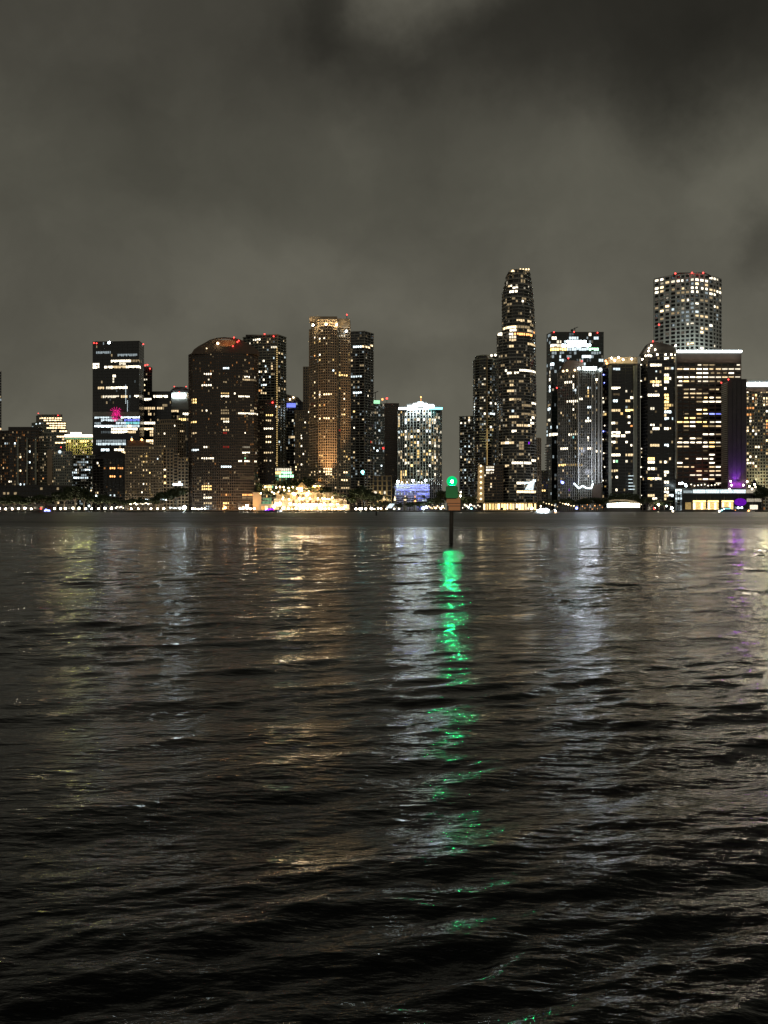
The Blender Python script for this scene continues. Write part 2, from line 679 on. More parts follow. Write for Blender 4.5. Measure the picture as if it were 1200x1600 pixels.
    # ruffled and calm patches
    amp = mth(t, 'MULTIPLY_ADD', n3.outputs['Fac'], 1.8, .1)
    h = mth(t, 'MULTIPLY', h, amp)
    bp = N(t, 'ShaderNodeBump', i_Strength=1.0, i_Distance=1.0)
    L(h, bp.inputs['Height'])
    L(bp.outputs[0], b.inputs['Normal'])
    me.materials.append(m)
    o = bpy.data.objects.new('water', me)
    col.objects.link(o)
    o['kind'] = 'structure'
    return o


BUMP1, BUMP2 = .018, .075
build_water()
gnd = MB().box(-9000, 9000, 1204, 14000, -3, GZ).build('ground', M['ground'])
gnd['kind'] = 'structure'
sw = MB()
sw.box(-2500, 2500, 1202.6, 1203.99, -3, GZ + .35)
for i in range(-90, 91):
    sw.box(i * 12 - .4, i * 12 + .4, 1202.2, 1202.5999, -3, GZ + .5)
tag(sw.build('seawall', M['wall']), 'dark low concrete seawall running along the whole far shore under the skyline', 'seawall')
# ================================================================== the skyline, left to right
WY = 'wwyn'
# slender tower cut by the left edge
b = tower('tower', 'slender pale tower cut off by the left edge of the photo', [([(-26, 1500), (2.5, 1500)], None, 580)], style='glass', frame='pale',
          rnd=(.05, 'wc', (1, 2)))

# floodlit stepped office block behind the left condos
b = tower('office_tower', 'stepped office block with brightly lit cream terraces behind the leftmost condos',
          [([(44, 1590), (64, 1570), (108, 1570)], None, 690), ([(46, 1590), (64, 1570), (105, 1570)], 690, 672), ([(50, 1590), (64, 1570), (103, 1570)], 672, 660),
           ([(57, 1590), (64, 1570), (97, 1570)], 660, 648.5)], bw=4.2, fh=3.9, style='wide', frame='olive', glass='glassg',
          lits=S(1, '320-470,760,w3;350-480,780,w3;380-500,800,w3;390-515,820,w3;380-520,842,w3;405-430,870,w2;470-520,872,w3;455-500,915,w3;430-515,968,w3;300-320,815,c3;270-290,815,c2;300-325,862,n3;330-345,862,w2;480-500,942,w2;230-240,790,c1;260,830,c1'),
          rnd=(.03, 'wc', (0, 1)), win=(1, 1))
warn(b, [(60, 646), (90.5, 649)], 1565)

# cream crown building
b = tower('apartment_building', 'cream building with a glowing yellow-green cornice beside the pineapple tower',
          [([(104, 1500), (146, 1500)], None, 682)], bw=3.5, fh=4.4, style='fins', frame='beige',
          lits=S(1, '527-550,955,y3;625-655,955,y3;670-690,955,y3;720-735,950,n2;600,975,w2;540,1000,y1;640,1010,w1;715,1040,w2;655,1030,w2'), rnd=(.10, 'yw', (0, 1)))
strip(b, 101, 148, 679, 683, 1498, 'n', 3, 'cornice_glow', 3)  # floodlit cornice: the light on it is put into glowing strips
strip(b, 110, 126.5, 675.5, 679, 1498, 'n', 3, 'cornice_glow', 3)
strip(b, 101, 148, 684.5, 686, 1498, 'g', 1, 'cornice_glow', 1)
for x in (108, 126, 142):
    plight(x, 694, 1488, (.95, 1, .25), 4500)

# big black glass office tower with the pineapple light
F_ = S(2, '105-215,245,c1;270-415,270,c1;220-335,322,n3;345-370,325,n3;380-440,330,w1;80-125,352,n3;85-125,376,n3;170-220,366,n3;230-330,366,w2;290-330,350,n2;340-445,368,n3;'
          '230-250,445,n3;235-245,470,n2;235-245,492,n2;150,490,w1;120-155,540,w2;190-215,540,n2;225-335,537,n3;145-160,590,w1;205-245,590,w2;155-280,607,n2;300-335,607,w2;405-432,605,n3;180,640,w1;'
          '90-160,772,c2;170-210,772,c2;215-300,772,c1;305-435,765,c3;320-435,782,b2;90-130,797,c1;150-330,795,c2;340-435,795,t2;90-235,820,c3;240-435,822,c2;'
          '228-275,850,n3;228-275,870,n3;285-335,850,n3;285-335,870,n3;350-415,840,n3;350-415,862,n3;350-410,880,w2;140-215,875,c0;110-330,942,c1;110-330,968,c2;150-195,1022,c3;255-320,1020,n3;250-330,1048,w3')
b = tower('office_tower', 'black glass office tower with a pink pineapple of lights on its front',
          [([(145, 1450), (217.5, 1442), (225, 1475)], None, 535)], bw=2.6, fh=4.6, style='plain', frame='black', lits=F_, rnd=(.012, 'wc', (0, 1)))
rooftop(b, 148, 214, 533.5, 536, 1455, 20, 'black')
warn(b, [(147, 536), (151, 536.5), (217, 535), (224, 538)], 1448, r=1.2)
warn(b, [(171, 535.5)], 1448, 'c', 5, 1.8, 'roof_lamp')
warn(b, [(179.5, 535.5)], 1448, 'c', 4, .8, 'roof_lamp')
for i in range(22):
    warn(b, [(196.6, 602 + i * 1.35 * 1.0)], 1441, 'c', 2, .45, 'facade_light')
for i in range(18):
    warn(b, [(199.2, 626 + i * 1.5)], 1441, 'c', 2, .45, 'facade_light')
strip(b, 145.5, 217, 643.5, 651, 1440.5, 'c', 0, 'metal_band', .6) if False else part(b, 'metal_band', MB().profile([(145.5, 651), (217, 651), (217, 643.5), (145.5, 643.5)], 1440.2, 1.2), M['grey'])
# pineapple made of small pink lamps: oval fruit and a leafy top
pine = MB()
pr = random.Random(3)
for i in range(95):
    a, q = pr.uniform(0, 6.28), math.sqrt(pr.random())
    x, y = 182 + 7.2 * q * math.cos(a), 650.0 + 9.2 * q * math.sin(a)
    pine.ball(W(x, y, 1438.5), .5, 6, 4)
for bx, ang in ((-8, -65), (-5, -40), (-1, -15), (3, 10), (6, 40), (9, 58)):
    for q in (3, 5, 7.2, 9):
        x, y = 181 + q * math.sin(R(ang)), 643.5 - q * .78 * math.cos(R(ang))
        pine.ball(W(x, y, 1438.5), .5, 6, 4)
part(b, 'pineapple_light', pine, lit('p', 2), 'pink pineapple shape made of small lights')

# slim tower right behind it
b = tower('tower', 'slim dark tower peeping out behind the right side of the pineapple tower', [([(221, 1560), (237.5, 1560)], None, 578)], style='grid', frame='dark',
          lits=S(2, '480-495,470,n2;475-490,515,w3;475-490,540,w2;520,410,w1'), rnd=(.05, 'w', (1,)))
warn(b, [(227, 571), (230.5, 570), (234.5, 576)], 1556, r=1.4)
rooftop(b, 225, 235, 573, 580, 1565)

# dark office
b = tower('office_tower', 'flat-roofed dark office with a few lit floors right of the pineapple tower', [([(217, 1500), (268, 1500)], None, 611.5)], bw=2.8, fh=4.6, style='plain', frame='black',
          lits=S(2, '490-525,610,n3;555-610,608,n3;625-650,607,n3;480-500,690,w2;515-550,690,w2;580-610,688,w2;510-530,745,w2;620-660,660,w1;435-550,795,w2;470-550,815,n3;470-550,842,w3;525-545,870,w2;520-540,895,w2;500-545,945,w3;515-545,970,w2'),
          rnd=(.04, 'w', (1,)))
b = tower('office_tower', 'grey office with a glowing white sign band under its sloping roof', [([(264, 1530), (294.5, 1530)], None, 613)], bw=3, fh=4.4, style='plain', frame='grey',
          lits=S(2, '620-700,688,w2;690-740,715,w2;780-820,740,n3;750-805,785,y3;750-780,860,w2;640-660,660,w1'), rnd=(.10, 'w', (0, 1)))
part(b, 'sloping_roof', MB().profile([(264, 613), (270, 607), (275, 604.5), (288, 604.5), (294.5, 609), (294.5, 613)], 1528, 30), M['dark'])
strip(b, 269, 290, 615, 621, 1526.5, 'c', 4, 'sign_band', .6)
part(b, 'upper_wall', MB().profile([(264.5, 640), (294, 640), (294, 621.4), (264.5, 621.4)], 1528.3, 1.2), M['grey'])
warn(b, [(272.5, 604), (291, 604), (280, 612.8)], 1526)

# beige condo with round top
b = tower('apartment_building', 'beige condo tower with a recessed round top behind low brown condos',
          [(arc(240, 290, 1380, 14, 6), None, 663), (arc(249, 282, 1384, 12, 6), 663, 656)], bw=3, fh=4, style='grid', frame='beige',
          lits=S(2, '715,818,n3;640,882,n3;690,960,y2;640,985,w2;760-775,860,w2;800,1085,y1;585,885,w1'), rnd=(.03, 'w', (0, 1)))

# leftmost condo cluster at the water
b = tower('apartment_building', 'broad dark brown condo with pale piers at the far left shore',
          [([(-14, 1262), (13, 1250), (60, 1250)], None, 673)], bw=2.9, fh=4.3, style='balc3', frame='brown',
          lits=S(11, '60-80,430,c2;95,430,c1;187,438,c3;370,445,w1;375,535,c3;410,538,c1;262,578,w3;300,575,w0;370,675,c3;260,755,w3;225,750,w1;110,892,n3;148,888,n2;265,940,c3;295,940,c2;225,938,w1;370,940,w0;110,995,w2;148,990,w1;8,563,w3;8,603,o1;40,745,w2;25,705,o2'),
          rnd=(.10, 'wo', (0, 0, 1)))
part(b, 'roof_box', MB().profile([(13, 674), (58, 674), (58, 667), (13, 667)], 1252, 22), M['dark'])
for x in (27.5, 42, 55.5):
    part(b, 'pier', MB().profile([(x - 1.1, 757), (x + 1.1, 757), (x + 1.1, 684), (x - 1.1, 684)], 1246.5, 2.5), M['olive'])
b = tower('apartment_building', 'dark stepped condo wing with a tan vertical strip at the far left',
          [([(60, 1268), (84, 1268)], None, 676), ([(84, 1268), (112.5, 1268)], None, 705)], bw=3, fh=4.3, style='grid', frame='olive',
          lits=S(11, '560,553,n2;505,810,o1;545,860,o2;505,855,w1;475,900,w0;653,912,w2;545,685,w0'), rnd=(.08, 'w', (0, 1)))
part(b, 'stair_strip', MB().profile([(73.5, 757), (81, 757), (81, 703), (73.5, 703)], 1265, 3), M['tan'])
warn(b, [(95.5, 699)], 1264)
warn(b, [(93.5, 706)], 1264, 'c', 2, 2.0, 'roof_lamp')
b = tower('apartment_building', 'pale condo with many white-lit balconies just left of the dark peaked condo', [([(109, 1320), (147, 1320)], None, 711)], bw=3, fh=4.1, style='balc', frame='olive',
          lits=S(11, '1085,650,c2;980-1060,655,c1;920-960,705,c1;1040,700,c1;945,757,c3;1060-1115,755,c3;900-960,800,c2;930-1000,862,c3;1010-1105,855,c2;1020-1060,820,c1;1155,865,c2;810,825,n2;800,905,y3;895,945,w2;935,970,n3;965,972,w2;1155,970,n3;1145,1010,w3'), rnd=(.16, 'cn', (0, 1)))
b = tower('low_building', 'long dark low building on the shore under the leftmost condos', [([(-20, 1225), (62, 1225), (118, 1225)], None, 760)], bw=6, fh=7, style='wide', frame='dark',
          lits=S(11, '400,1105,n2;487,1105,w1;425,1150,n2;595,1105,w3;640,1110,n2;733,1105,n2;708,1150,w2'), rnd=(.02, 'w', (1,)), depth=25)

# brown front condos
b = tower('apartment_building', 'dark condo with a peaked roof and two rows of orange-lit rooms',
          [([(146, 1262), (162, 1250), (199, 1250)], None, 716)], bw=3, fh=4.3, style='balc', frame='dark',
          lits=S(12, '185,690,o1;235-300,690,o3;330-375,690,o2;245-305,775,o3;365,772,o2;85,640,n3;110,650,w2;180-215,485,c3;280-400,475,n3;310-380,520,w3;400-490,530,w1;115,570,c2;95,960,w2;75,960,w1;250,1015,c2;290,1015,c2'), rnd=(.03, 'ow', (0,)))
part(b, 'peaked_roof', MB().profile([(146, 717), (157, 712), (170, 706), (181, 704), (199, 712), (199, 717)], 1249, 25), M['roofd'])
b = tower('apartment_building', 'brown condo with a beige gridded frame and two amber roof lamps',
          [([(196, 1246), (255, 1246)], None, 697)], bw=2.5, fh=4.3, style='grid', frame='tan',
          lits=S(12, '610,545,y2;675,545,y2;575,575,w1;640,625,y2;675,628,w2;640,705,w2;672,705,w2;705,750,y3;492,742,y3;635,870,n3;672,868,w2;705,870,w1;792,590,c3;825,590,w1;825,645,w1;740,790,w0;575,660,w1;610,660,w1;490,870,w1;490,915,w1;612,970,n3;640,790,y1;705,830,w0'), rnd=(.10, 'yw', (0, 1)))
part(b, 'roof_box', MB().profile([(197, 698), (199, 688), (222, 688.5), (234, 693), (236, 698)], 1250, 20), M['brown'])
warn(b, [(206, 687), (221.5, 687)], 1247, 'o', 4, 1.3, 'roof_lamp')
b = tower('apartment_building', 'low tan condo with wide dark windows in a stepped grid beside the big tree',
          [([(255, 1250), (271, 1250)], None, 701), ([(271, 1250), (278, 1250)], None, 709), ([(278, 1250), (294, 1250)], None, 715)], bw=5.2, fh=5.0, style='grid', frame='tan',
          lits=S(12, '880,698,n3;880,768,y3;880,850,y3;1135,580,y1;1050,850,c3'), rnd=(.01, 'w', (0,)))
part(b, 'rooftop_sign', MB().profile([(270, 758.5), (285, 758.5), (285, 755.5), (270, 755.5)], 1244, .8), lit('c', 3))

# big brown condo with the arched roof
L_ = S(3, '345-380,380,c3;190-245,422,n3;235,455,n2;345-375,480,w1;180-245,518,n3;475,440,w1;510-550,445,n3;590,447,n2;505-550,472,w2;565-600,472,w1;325-380,573,y2;325-380,603,n3;430,570,n3;'
          '105-135,630,y3;105-135,652,y3;115,560,w0;460-490,600,n3;505-550,600,n3;180-195,708,w2;205-215,710,n3;330-390,697,w1;330-385,728,w1;330-385,762,w2;345-380,795,n3;565-600,700,w2;465-490,728,n3;'
          '500-555,728,n3;565-605,728,n3;100-135,803,y3;345-380,860,w2;345-375,885,r1;105-130,895,w2;515,890,n3;105-150,1023,c3;200-210,990,n3;180-265,1083,n3;145,1083,w1;350-380,983,r1;505-545,983,n1;'
          '505-545,1045,n3;600,1045,n2;512,1080,g2;465-490,1108,n3;515-545,1108,n3;595,1108,n3;325-395,1140,c3;225,1180,w1;205,1240,w1;350-380,1240,w1;500-550,1240,w1;595,1273,w2;225,1272,n2;200,1272,w1;'
          '180-255,1305,y3;175-255,1330,y3;150,1325,w1;200,1362,n2;195-245,1398,n3;150,1400,w1;190-250,1425,w2;330-395,1368,o1;370,1368,o3;330,1330,w1;430,1328,w0;505-575,1358,o3;505-575,1385,w1;350-380,1430,y3;'
          '345-360,1455,o3;480-570,1240,w0;420-440,700,w0;570,770,w0')
b = tower('apartment_building', 'broad dark brown condo tower with an arched roof lit orange inside',
          [([(295, 1262), (301, 1246), (338, 1240), (372, 1240), (397, 1246), (403, 1258)], None, 552)], bw=3.3, fh=4.35, style='grid', frame='brown', lits=L_, rnd=(.045, 'wwo', (0, 0, 1)))
part(b, 'arched_crown', MB().profile([(299, 553), (303, 546), (310, 541), (320, 535.5), (328, 531), (338, 528), (341, 531), (333, 535), (345, 541), (362, 541.5), (372, 533),
                                      (366, 528), (377, 531), (386, 536), (396, 541), (402, 547), (402, 553)], 1241, 22), M['brown'])
part(b, 'arch_rim', MB().profile([(338, 528), (350, 526.8), (366, 528), (372, 532.5), (369, 532.8), (358, 529.2), (348, 528.6), (341, 530.2)], 1240, 3), M['brown'])
part(b, 'recess_wall', MB().profile([(333, 541), (341, 531), (370, 531), (374, 541)], 1254, 6), M['tan'])
plight(352, 538.5, 1248, (1, .28, .06), 600)
plight(364, 538.5, 1248, (1, .28, .06), 450)
warn(b, [(365.5, 527.5), (371, 534.5), (373, 532.5), (364, 541)], 1238, r=1.1)
warn(b, [(340.5, 536.5)], 1238, 'w', 4, 1.3, 'roof_lamp')
warn(b, [(323, 544.5)], 1238, 'w', 3, .7, 'roof_lamp')
part(b, 'podium_wall', MB().profile([(395, 797.5), (408, 797.5), (408, 769), (395, 769)], 1236, 12), M['tan'])
for x, y in ((350, 790), (387, 789), (400, 785)):
    plight(x, y + 3, 1226, (1, .50, .17), 5000)

# glass tower behind with the dotted yellow line
M_ = S(3, '590-625,152,n3;560,180,n2;668,183,n3;635,225,n2;660,222,w2;720-755,218,n2;785,262,w2;660,315,n3;635,318,n1;630,350,w1;625-640,405,n3;670,405,n3;720,375,w2;720-735,425,w1;660,470,n3;655-680,518,c3;630,552,o2;'
          '640-685,575,w2;680-735,738,y3;680-710,785,w2;670-735,858,n3;685-720,905,w3;685-720,960,w3;660-730,1035,w2;665-685,1108,w2;715,1108,n2;790,770,n1;785,960,c2;790,990,c2;850,985,c2;790,1020,c1;700,440,w1')
b = tower('apartment_building', 'dark glass tower with a dotted yellow line of lamps down its corner',
          [([(381, 1372), (404, 1354), (433, 1350), (446, 1372)], None, 525)], bw=3.1, fh=4.2, style='balc', frame='olive', lits=M_, rnd=(.07, 'cww', (0, 1, 2)))
rooftop(b, 384, 404, 523, 526, 1360)
warn(b, [(413.5, 522), (427.5, 525.5)], 1348, r=1.1)
for i in range(58):
    warn(b, [(432.8, 544 + i * 3.27)], 1347.5, 'y', 2, .62, 'facade_light')
b = tower('apartment_building', 'reddish lower condo block in front of the tower with the dotted yellow line', [([(403, 1300), (430, 1300)], None, 625)], bw=2.9, fh=4.2, style='grid', frame='brown',
          lits=S(3, '680-735,738,y3;680-710,785,w2;670-735,858,n3;685-720,905,w3;685-720,960,w3;660-730,1035,w2;665-685,1108,w2;715,1108,n2;630,715,w1;630,790,w2;625,1245,w1'), rnd=(.03, 'w', (0,)))
warn(b, [(426, 629)], 1297, 'r', 4, 1.4)
b = tower('office_building', 'low glass podium glowing green and yellow between the two condo towers', [([(426, 1310), (459, 1310)], None, 730)], bw=3.2, fh=5, style='plain', frame='olive', glass='glassg',
          lits=S(3, '745-870,1163,n2;740-800,1195,y3;810-870,1195,g3;740-780,1228,g1;790-880,1228,g3'), rnd=(.2, 'gy', (0, 1)), depth=20)

b = tower('office_tower', 'dark sloping-roofed tower with a small lavender sign', [([(444, 1500), (474, 1500)], None, 628)], bw=2.9, fh=4.3, style='plain', frame='olive',
          lits=S(3, '880,765,c2;890,780,n2;850,885,n2;895,905,w2;870-920,905,w2;850,1010,c2;900,1040,n2;900,1110,n2;880,830,w1'), rnd=(.10, 'wc', (0, 1)))
part(b, 'sloping_roof', MB().profile([(444, 629), (444, 615), (452, 617), (466, 621), (473, 629)], 1498, 26), M['dark'])
strip(b, 448, 462, 630, 636.5, 1496.5, 'b', 2, 'lavender_sign', .5)
warn(b, [(453, 624), (458.5, 621)], 1496, 'w', 4, 1.0, 'roof_lamp')
b = tower('apartment_building', 'cream condo full of warm windows left of the golden-lit tower', [([(461, 1330), (484, 1330)], None, 641)], bw=3, fh=4.1, style='grid', frame='beige',
          lits=S(4, '95,860,w3;170,845,n3;195,780,n3;130,740,w2;140,940-965,n3;140,1020,n3;95,1075,n3;155,1070,n3;95,1145,w3;140,1150,n3;105,1180,w3;80,910,w2;50,930,w2;95,950,w2;100,1200,w2'), rnd=(.08, 'wy', (0, 1)))
b = tower('tower', 'slim tan tower half hidden behind the left side of the golden-lit tower', [([(474, 1460), (488, 1460)], None, 573)], style='grid', frame='tan', rnd=(.01, 'w', (0,)))

# golden-lit tower
Q_ = S(4, '245,228,n3;283,228,n3;320,228,n3;245,352,o3;283,352,n3;283,382,y2;245,470,w2;385,475,c3;320,470,w1;430-475,505,y3;435,482,y2;245,548,w3;245,637,w3;283,637,n3;310-365,637,w3;460,645,w2;'
          '245,667,w3;283,667,w2;460,683,n3;245,723,w3;283,723,y2;320,723,o2;350,700,w1;245,810,w3;283,810,w3;310-340,810,w3;385,812,w2;410,810,n2;465,790,y3;410,1100,w2;283-305,1095,y2;460,985,w1;'
          '245,1210,w3;280,1210,w3;310-370,1180,w3;310-370,1208,w3;325-370,1235,w3;245,1240,w2;455-480,1210,w3;410,1205,w1;440-480,1268,w3;420-430,205,n1;440-470,205,n2;460,1100,w1;460,1130,w1;390-400,1335,w2;440-500,1335,w2;430,900,r1')
b = tower('apartment_building', 'tall golden-lit condo tower with lamps under its flat crown',
          [([(483.5, 1268), (498, 1246), (512, 1240), (526, 1246), (529, 1262), (547, 1266)], None, 512), ([(487, 1268), (498, 1252), (526, 1252), (529, 1262), (547, 1266)], 512, 501)],
          bw=3.6, fh=4.15, style='grid', frame='tan', lits=Q_, rnd=(.03, 'yw', (0, 1, 2)))
part(b, 'crown_wall', MB().profile([(483.5, 502), (526.5, 502), (526.5, 494.5), (483.5, 494.5)], 1258, 18), M['tan'])
part(b, 'crown_wall', MB().profile([(527.5, 512), (547.5, 512), (546.5, 498), (527.5, 498)], 1261, 18), M['tan'])
part(b, 'mast', MB().tube(W(541.8, 499, 1262), W(541.8, 492, 1262), .3), M['black'])
warn(b, [(542, 491.8)], 1262, 'r', 4, 1.1)
warn(b, [(489.3, 508), (509.5, 506.8), (526, 507.7)], 1243, 'w', 5, 1.15, 'roof_lamp')
warn(b, [(541, 517.5)], 1258, 'c', 4, 1.2, 'roof_lamp')
for x in (489, 510, 526):
    plight(x, 506.5, 1246, (1, .85, .55), 2600)
spot(483, 768, 1236, W(484.5, 640, 1266), (1, .50, .12), 1500000, 38)
spot(493, 768, 1226, W(491, 700, 1252), (1, .52, .14), 260000, 70)
spot(515, 770, 1215, W(508, 640, 1245), (1, .58, .26), 420000, 60)

R_ = S(4, '535-580,287,c3;600-665,292,w3;515,400,w2;540,440,n2;580-600,435,w1;515-590,513,c2;535-590,637,c3;635,645,n3;535,770,y3;595,835,w2;530,880,n3;535,960,w1;535,1060,w2;535,1115,w1;600,1215,t3;'
          '620,380,n1;640,1125,w2;660,785,n1;650,885,w1;655,985,r2;535,590,c1;560,590,c1;575,820,w1;560,540,w1')
b = tower('apartment_building', 'dark slab tower close behind the right side of the golden-lit tower', [([(548, 1385), (569, 1380), (582.5, 1400)], None, 519)], bw=3.3, fh=4.2, style='balc', frame='grey',
          lits=R_, rnd=(.06, 'wc', (0, 1)))
rooftop(b, 552, 562, 517.5, 520, 1390)

b = tower('apartment_building', 'grey glass tower with a small green-lit crown right of the dark slab tower', [([(582, 1520), (600.5, 1520)], None, 630)], bw=3, fh=4, style='glass', frame='grey', glass='glassg',
          lits=S(5, '65,455,n3;65,575,w2;100,370,c1;110,440,w1;160,470,c1;155,625,c2;100,640,w1;98,805,c3;140,830,c3;185,815,r3;100,985,c3;170,990,c3;65,990,w2;25,860,w2;110,1065,c1;150,740,c1;65,730,r2'), rnd=(.16, 'cn', (0, 1)))
strip(b, 582, 593.5, 625.5, 630.5, 1518, 'g', 2, 'crown_light', 4)
warn(b, [(597.5, 624)], 1516, 'o', 3, 1.6)
b = tower('apartment_building', 'brown tower with an even grid of dark windows and a red roof light', [([(600, 1620), (623, 1620)], None, 630)], bw=2.6, fh=3.4, style='grid', frame='brown', rnd=(.005, 'w', (0,)))
warn(b, [(604.5, 622.5)], 1616, 'r', 4, 2.0)
part(b, 'mast', MB().tube(W(604.5, 631, 1618), W(604.5, 622.5, 1618), .3), M['black'])

V_ = S(5, '430,440,n3;430,520,c3;430,545,c3;365,480,n2;358,520,w2;358,545,w2;385,625,c3;370,630,c2;430,610-630,n3;355,688,n3;430,680,n3;430,727,n2;430,792,n3;430,858,n2;465,725,w1;498,695,n3;498,880,n3;498,905,w2;510,625,n1;'
          '570,495,n3;570,445,n2;605,518,n3;640,520,w1;570,605-625,n3;530,742,y2;570,745,n3;605,740,w1;570,785,w2;530,790,y1;570,830-880,y2;640,625,c3;670,440,n3;670,570,n2;670,625,c2;670,680-695,n2;670,745,n3;'
          '670,850,y3;700,500,n2;735,495,n3;775,478,n2;735,550,n3;740,600,w2;735,720,y2;735,775-795,n3;775,792,n2;735,835,w2;735,858,n2;735,905,n3;775,858,n1;700,885,w2;735,945,w2;735,1010,n2;735,1065,n3;430,950,n3;'
          '395,925,n2;570,940,n2;570,965,w1;670,960-985,n3;700,945,w1;498,990,y3;530,965,w1;430,1045,y3;385,1050-1100,y2;430,1080,y3;565,1030,n2;350,960,n1;465,815,y1;500,740,y1;705,745,w1;640,860,y2;580,1105,c1')
b = tower('apartment_building', 'pale condo tower with a brilliant white curved crown in the middle of the gap',
          [([(622, 1540), (636, 1520), (656, 1512), (678, 1520), (690, 1540)], None, 640)], bw=4.6, fh=4.5, style='fins', frame='pale', lits=V_, rnd=(.16, 'wyn', (0, 1, 2)), win=(1, 1.05))
strip(b, 622.5, 645, 636.5, 639.5, 1510, 'c', 3, 'crown_light', 6)
strip(b, 671, 691.5, 636.5, 639.3, 1510, 't', 3, 'crown_light', 6)
for x0, x1, y0, y1 in ((637, 648, 633.5, 640), (646, 652, 630.5, 638), (653, 661, 628.5, 634), (662, 668, 631, 636.5), (669, 678, 633, 636.5)):
    strip(b, x0, x1, y0, y1, 1506, 'c', 4, 'crown_light', 7)
part(b, 'roof_wall', MB().profile([(624, 641), (690, 641), (688, 634), (680, 634), (678, 630.5), (668, 630.5), (666, 628), (650, 628), (648, 631), (636, 631), (634, 635), (624, 635)], 1518, 16), M['dark'])
part(b, 'spire', MB().tube(W(657.7, 630, 1515), W(657.7, 619, 1515), 1.0, .25), lit('o', 2))
warn(b, [(657.7, 620.5)], 1513, 'o', 4, .9)
for x in (632, 645, 660, 678):
    plight(x, 633, 1495, (.8, 1, .95), 1300)

for x, y in ((640, 740), (672, 742), (656, 700)):  # unseen fill lights added to brighten the pale facade
    plight(x, y, 1480, (.85, 1, .8), 4500, 3)

b = tower('office_building', 'low cream building with tall pilasters left of the blue-lit block', [([(583, 1400), (611.5, 1400)], None, 743)], bw=8, fh=8, style='fins', frame='beige', rnd=(.0, 'y', (1,)), depth=25,
          lits=S(5, '125,1275,n2;170,1275,y2;215,1275,n2;215,1310,w2'))
for x in (588, 598, 607):
    plight(x, 781, 1388, (1, .82, .4), 2600)
X_ = S(5, '335-660,1190,b3;335-470,1212,c2;480-660,1212,b3;335-530,1240,b3;540-660,1240,b3;560-665,1268,b3;600-665,1290,b3;545-660,1315,b2;600-665,1340,c2')
b = tower('parking_garage', 'low block glowing vivid blue under the white-crowned condo', [([(617, 1420), (650, 1416), (671, 1416)], None, 756)], bw=2.4, fh=3.3, style='wide', frame='pale', glass='glass',
          lits=X_, rnd=(.4, 'bbc', (1, 2)), depth=20, no_rnd_rect=[(617, 773, 650, 800)])
warn(b, [(622, 752.5), (645, 751), (665, 751)], 1412, 'c', 5, 1.5, 'roof_lamp')
warn(b, [(628, 753.5), (636, 753.5), (654, 753.5), (659, 754)], 1412, 'c', 4, .7, 'roof_lamp')
for x in (628, 648, 663):
    plight(x, 770, 1405, (.25, .3, 1), 2500)
b = tower('apartment_building', 'low pale block between the blue-lit block and the green channel marker', [([(671, 1440), (690, 1440)], None, 748)], bw=3.4, fh=4.1, style='fins', frame='pale', rnd=(.12, 'nc', (0, 1)), depth=20)

# right-hand group: curved towers
b = tower('apartment_building', 'short dark condo at the left end of the curved tower group', [([(719, 1400), (741, 1390)], None, 650)], bw=3.1, fh=4.1, style='balc', frame='olive',
          lits=S(6, '80,1000,n3;122,975,n3;100,1000,n2;122,965,w2;80,1065,w1;105,1130,c2;130,1130,c2;130,1170,n2;105,1205,w2;80,1200,n2;130,1230,w2;100,1270,c2;80,1275,w1;105,1325,c2;100,1350,n2'), rnd=(.12, 'cn', (0, 1)))
Z2_ = S(15, '255,335,w2;160,490,n1;250,465,n2;105,490,w1;215,555,n2;250,560,w1;105,830,n2;105,865,n2;105,905,n2;185,910,n2;185,765,w1;230,770,n2;250,795,n2;350,828,n3;410,822,n3;250,980,n3;350-395,978,c3;185,1065,w1;350,1170,n3;250,1135,n2;185,1180,w1;330,495,w1;370,670,w1;370,1210,w1;330,1210,w1') + \
    S(16, '95,150,w2;200,225,w1;90,300,w1;370,10,y2;430,115,n2')
b = tower('apartment_building', 'curved balconied condo with a lit vertical line left of the tallest curved tower',
          [(arc(740, 778, 1355, 22, 6), None, 562), (arc(743, 778, 1357, 18, 6), 562, 556)], bw=3.0, fh=4.1, style='thin', frame='olive', lits=Z2_, rnd=(.09, 'wc', (0, 1)))
part(b, 'lit_fin', MB().profile([(760.2, 727), (762.2, 727), (762.0, 557), (760.4, 557)], 1331, 2), M['beige'])
strip(b, 760.6, 761.8, 670, 727, 1330, 'y', 1, 'fin_light', .5)
warn(b, [(768, 555.5), (774, 555)], 1335, 'n', 3, 1.6, 'roof_lamp')
spot(761, 724, 1322, W(761, 600, 1332), (1, .85, .4), 80000, 50)

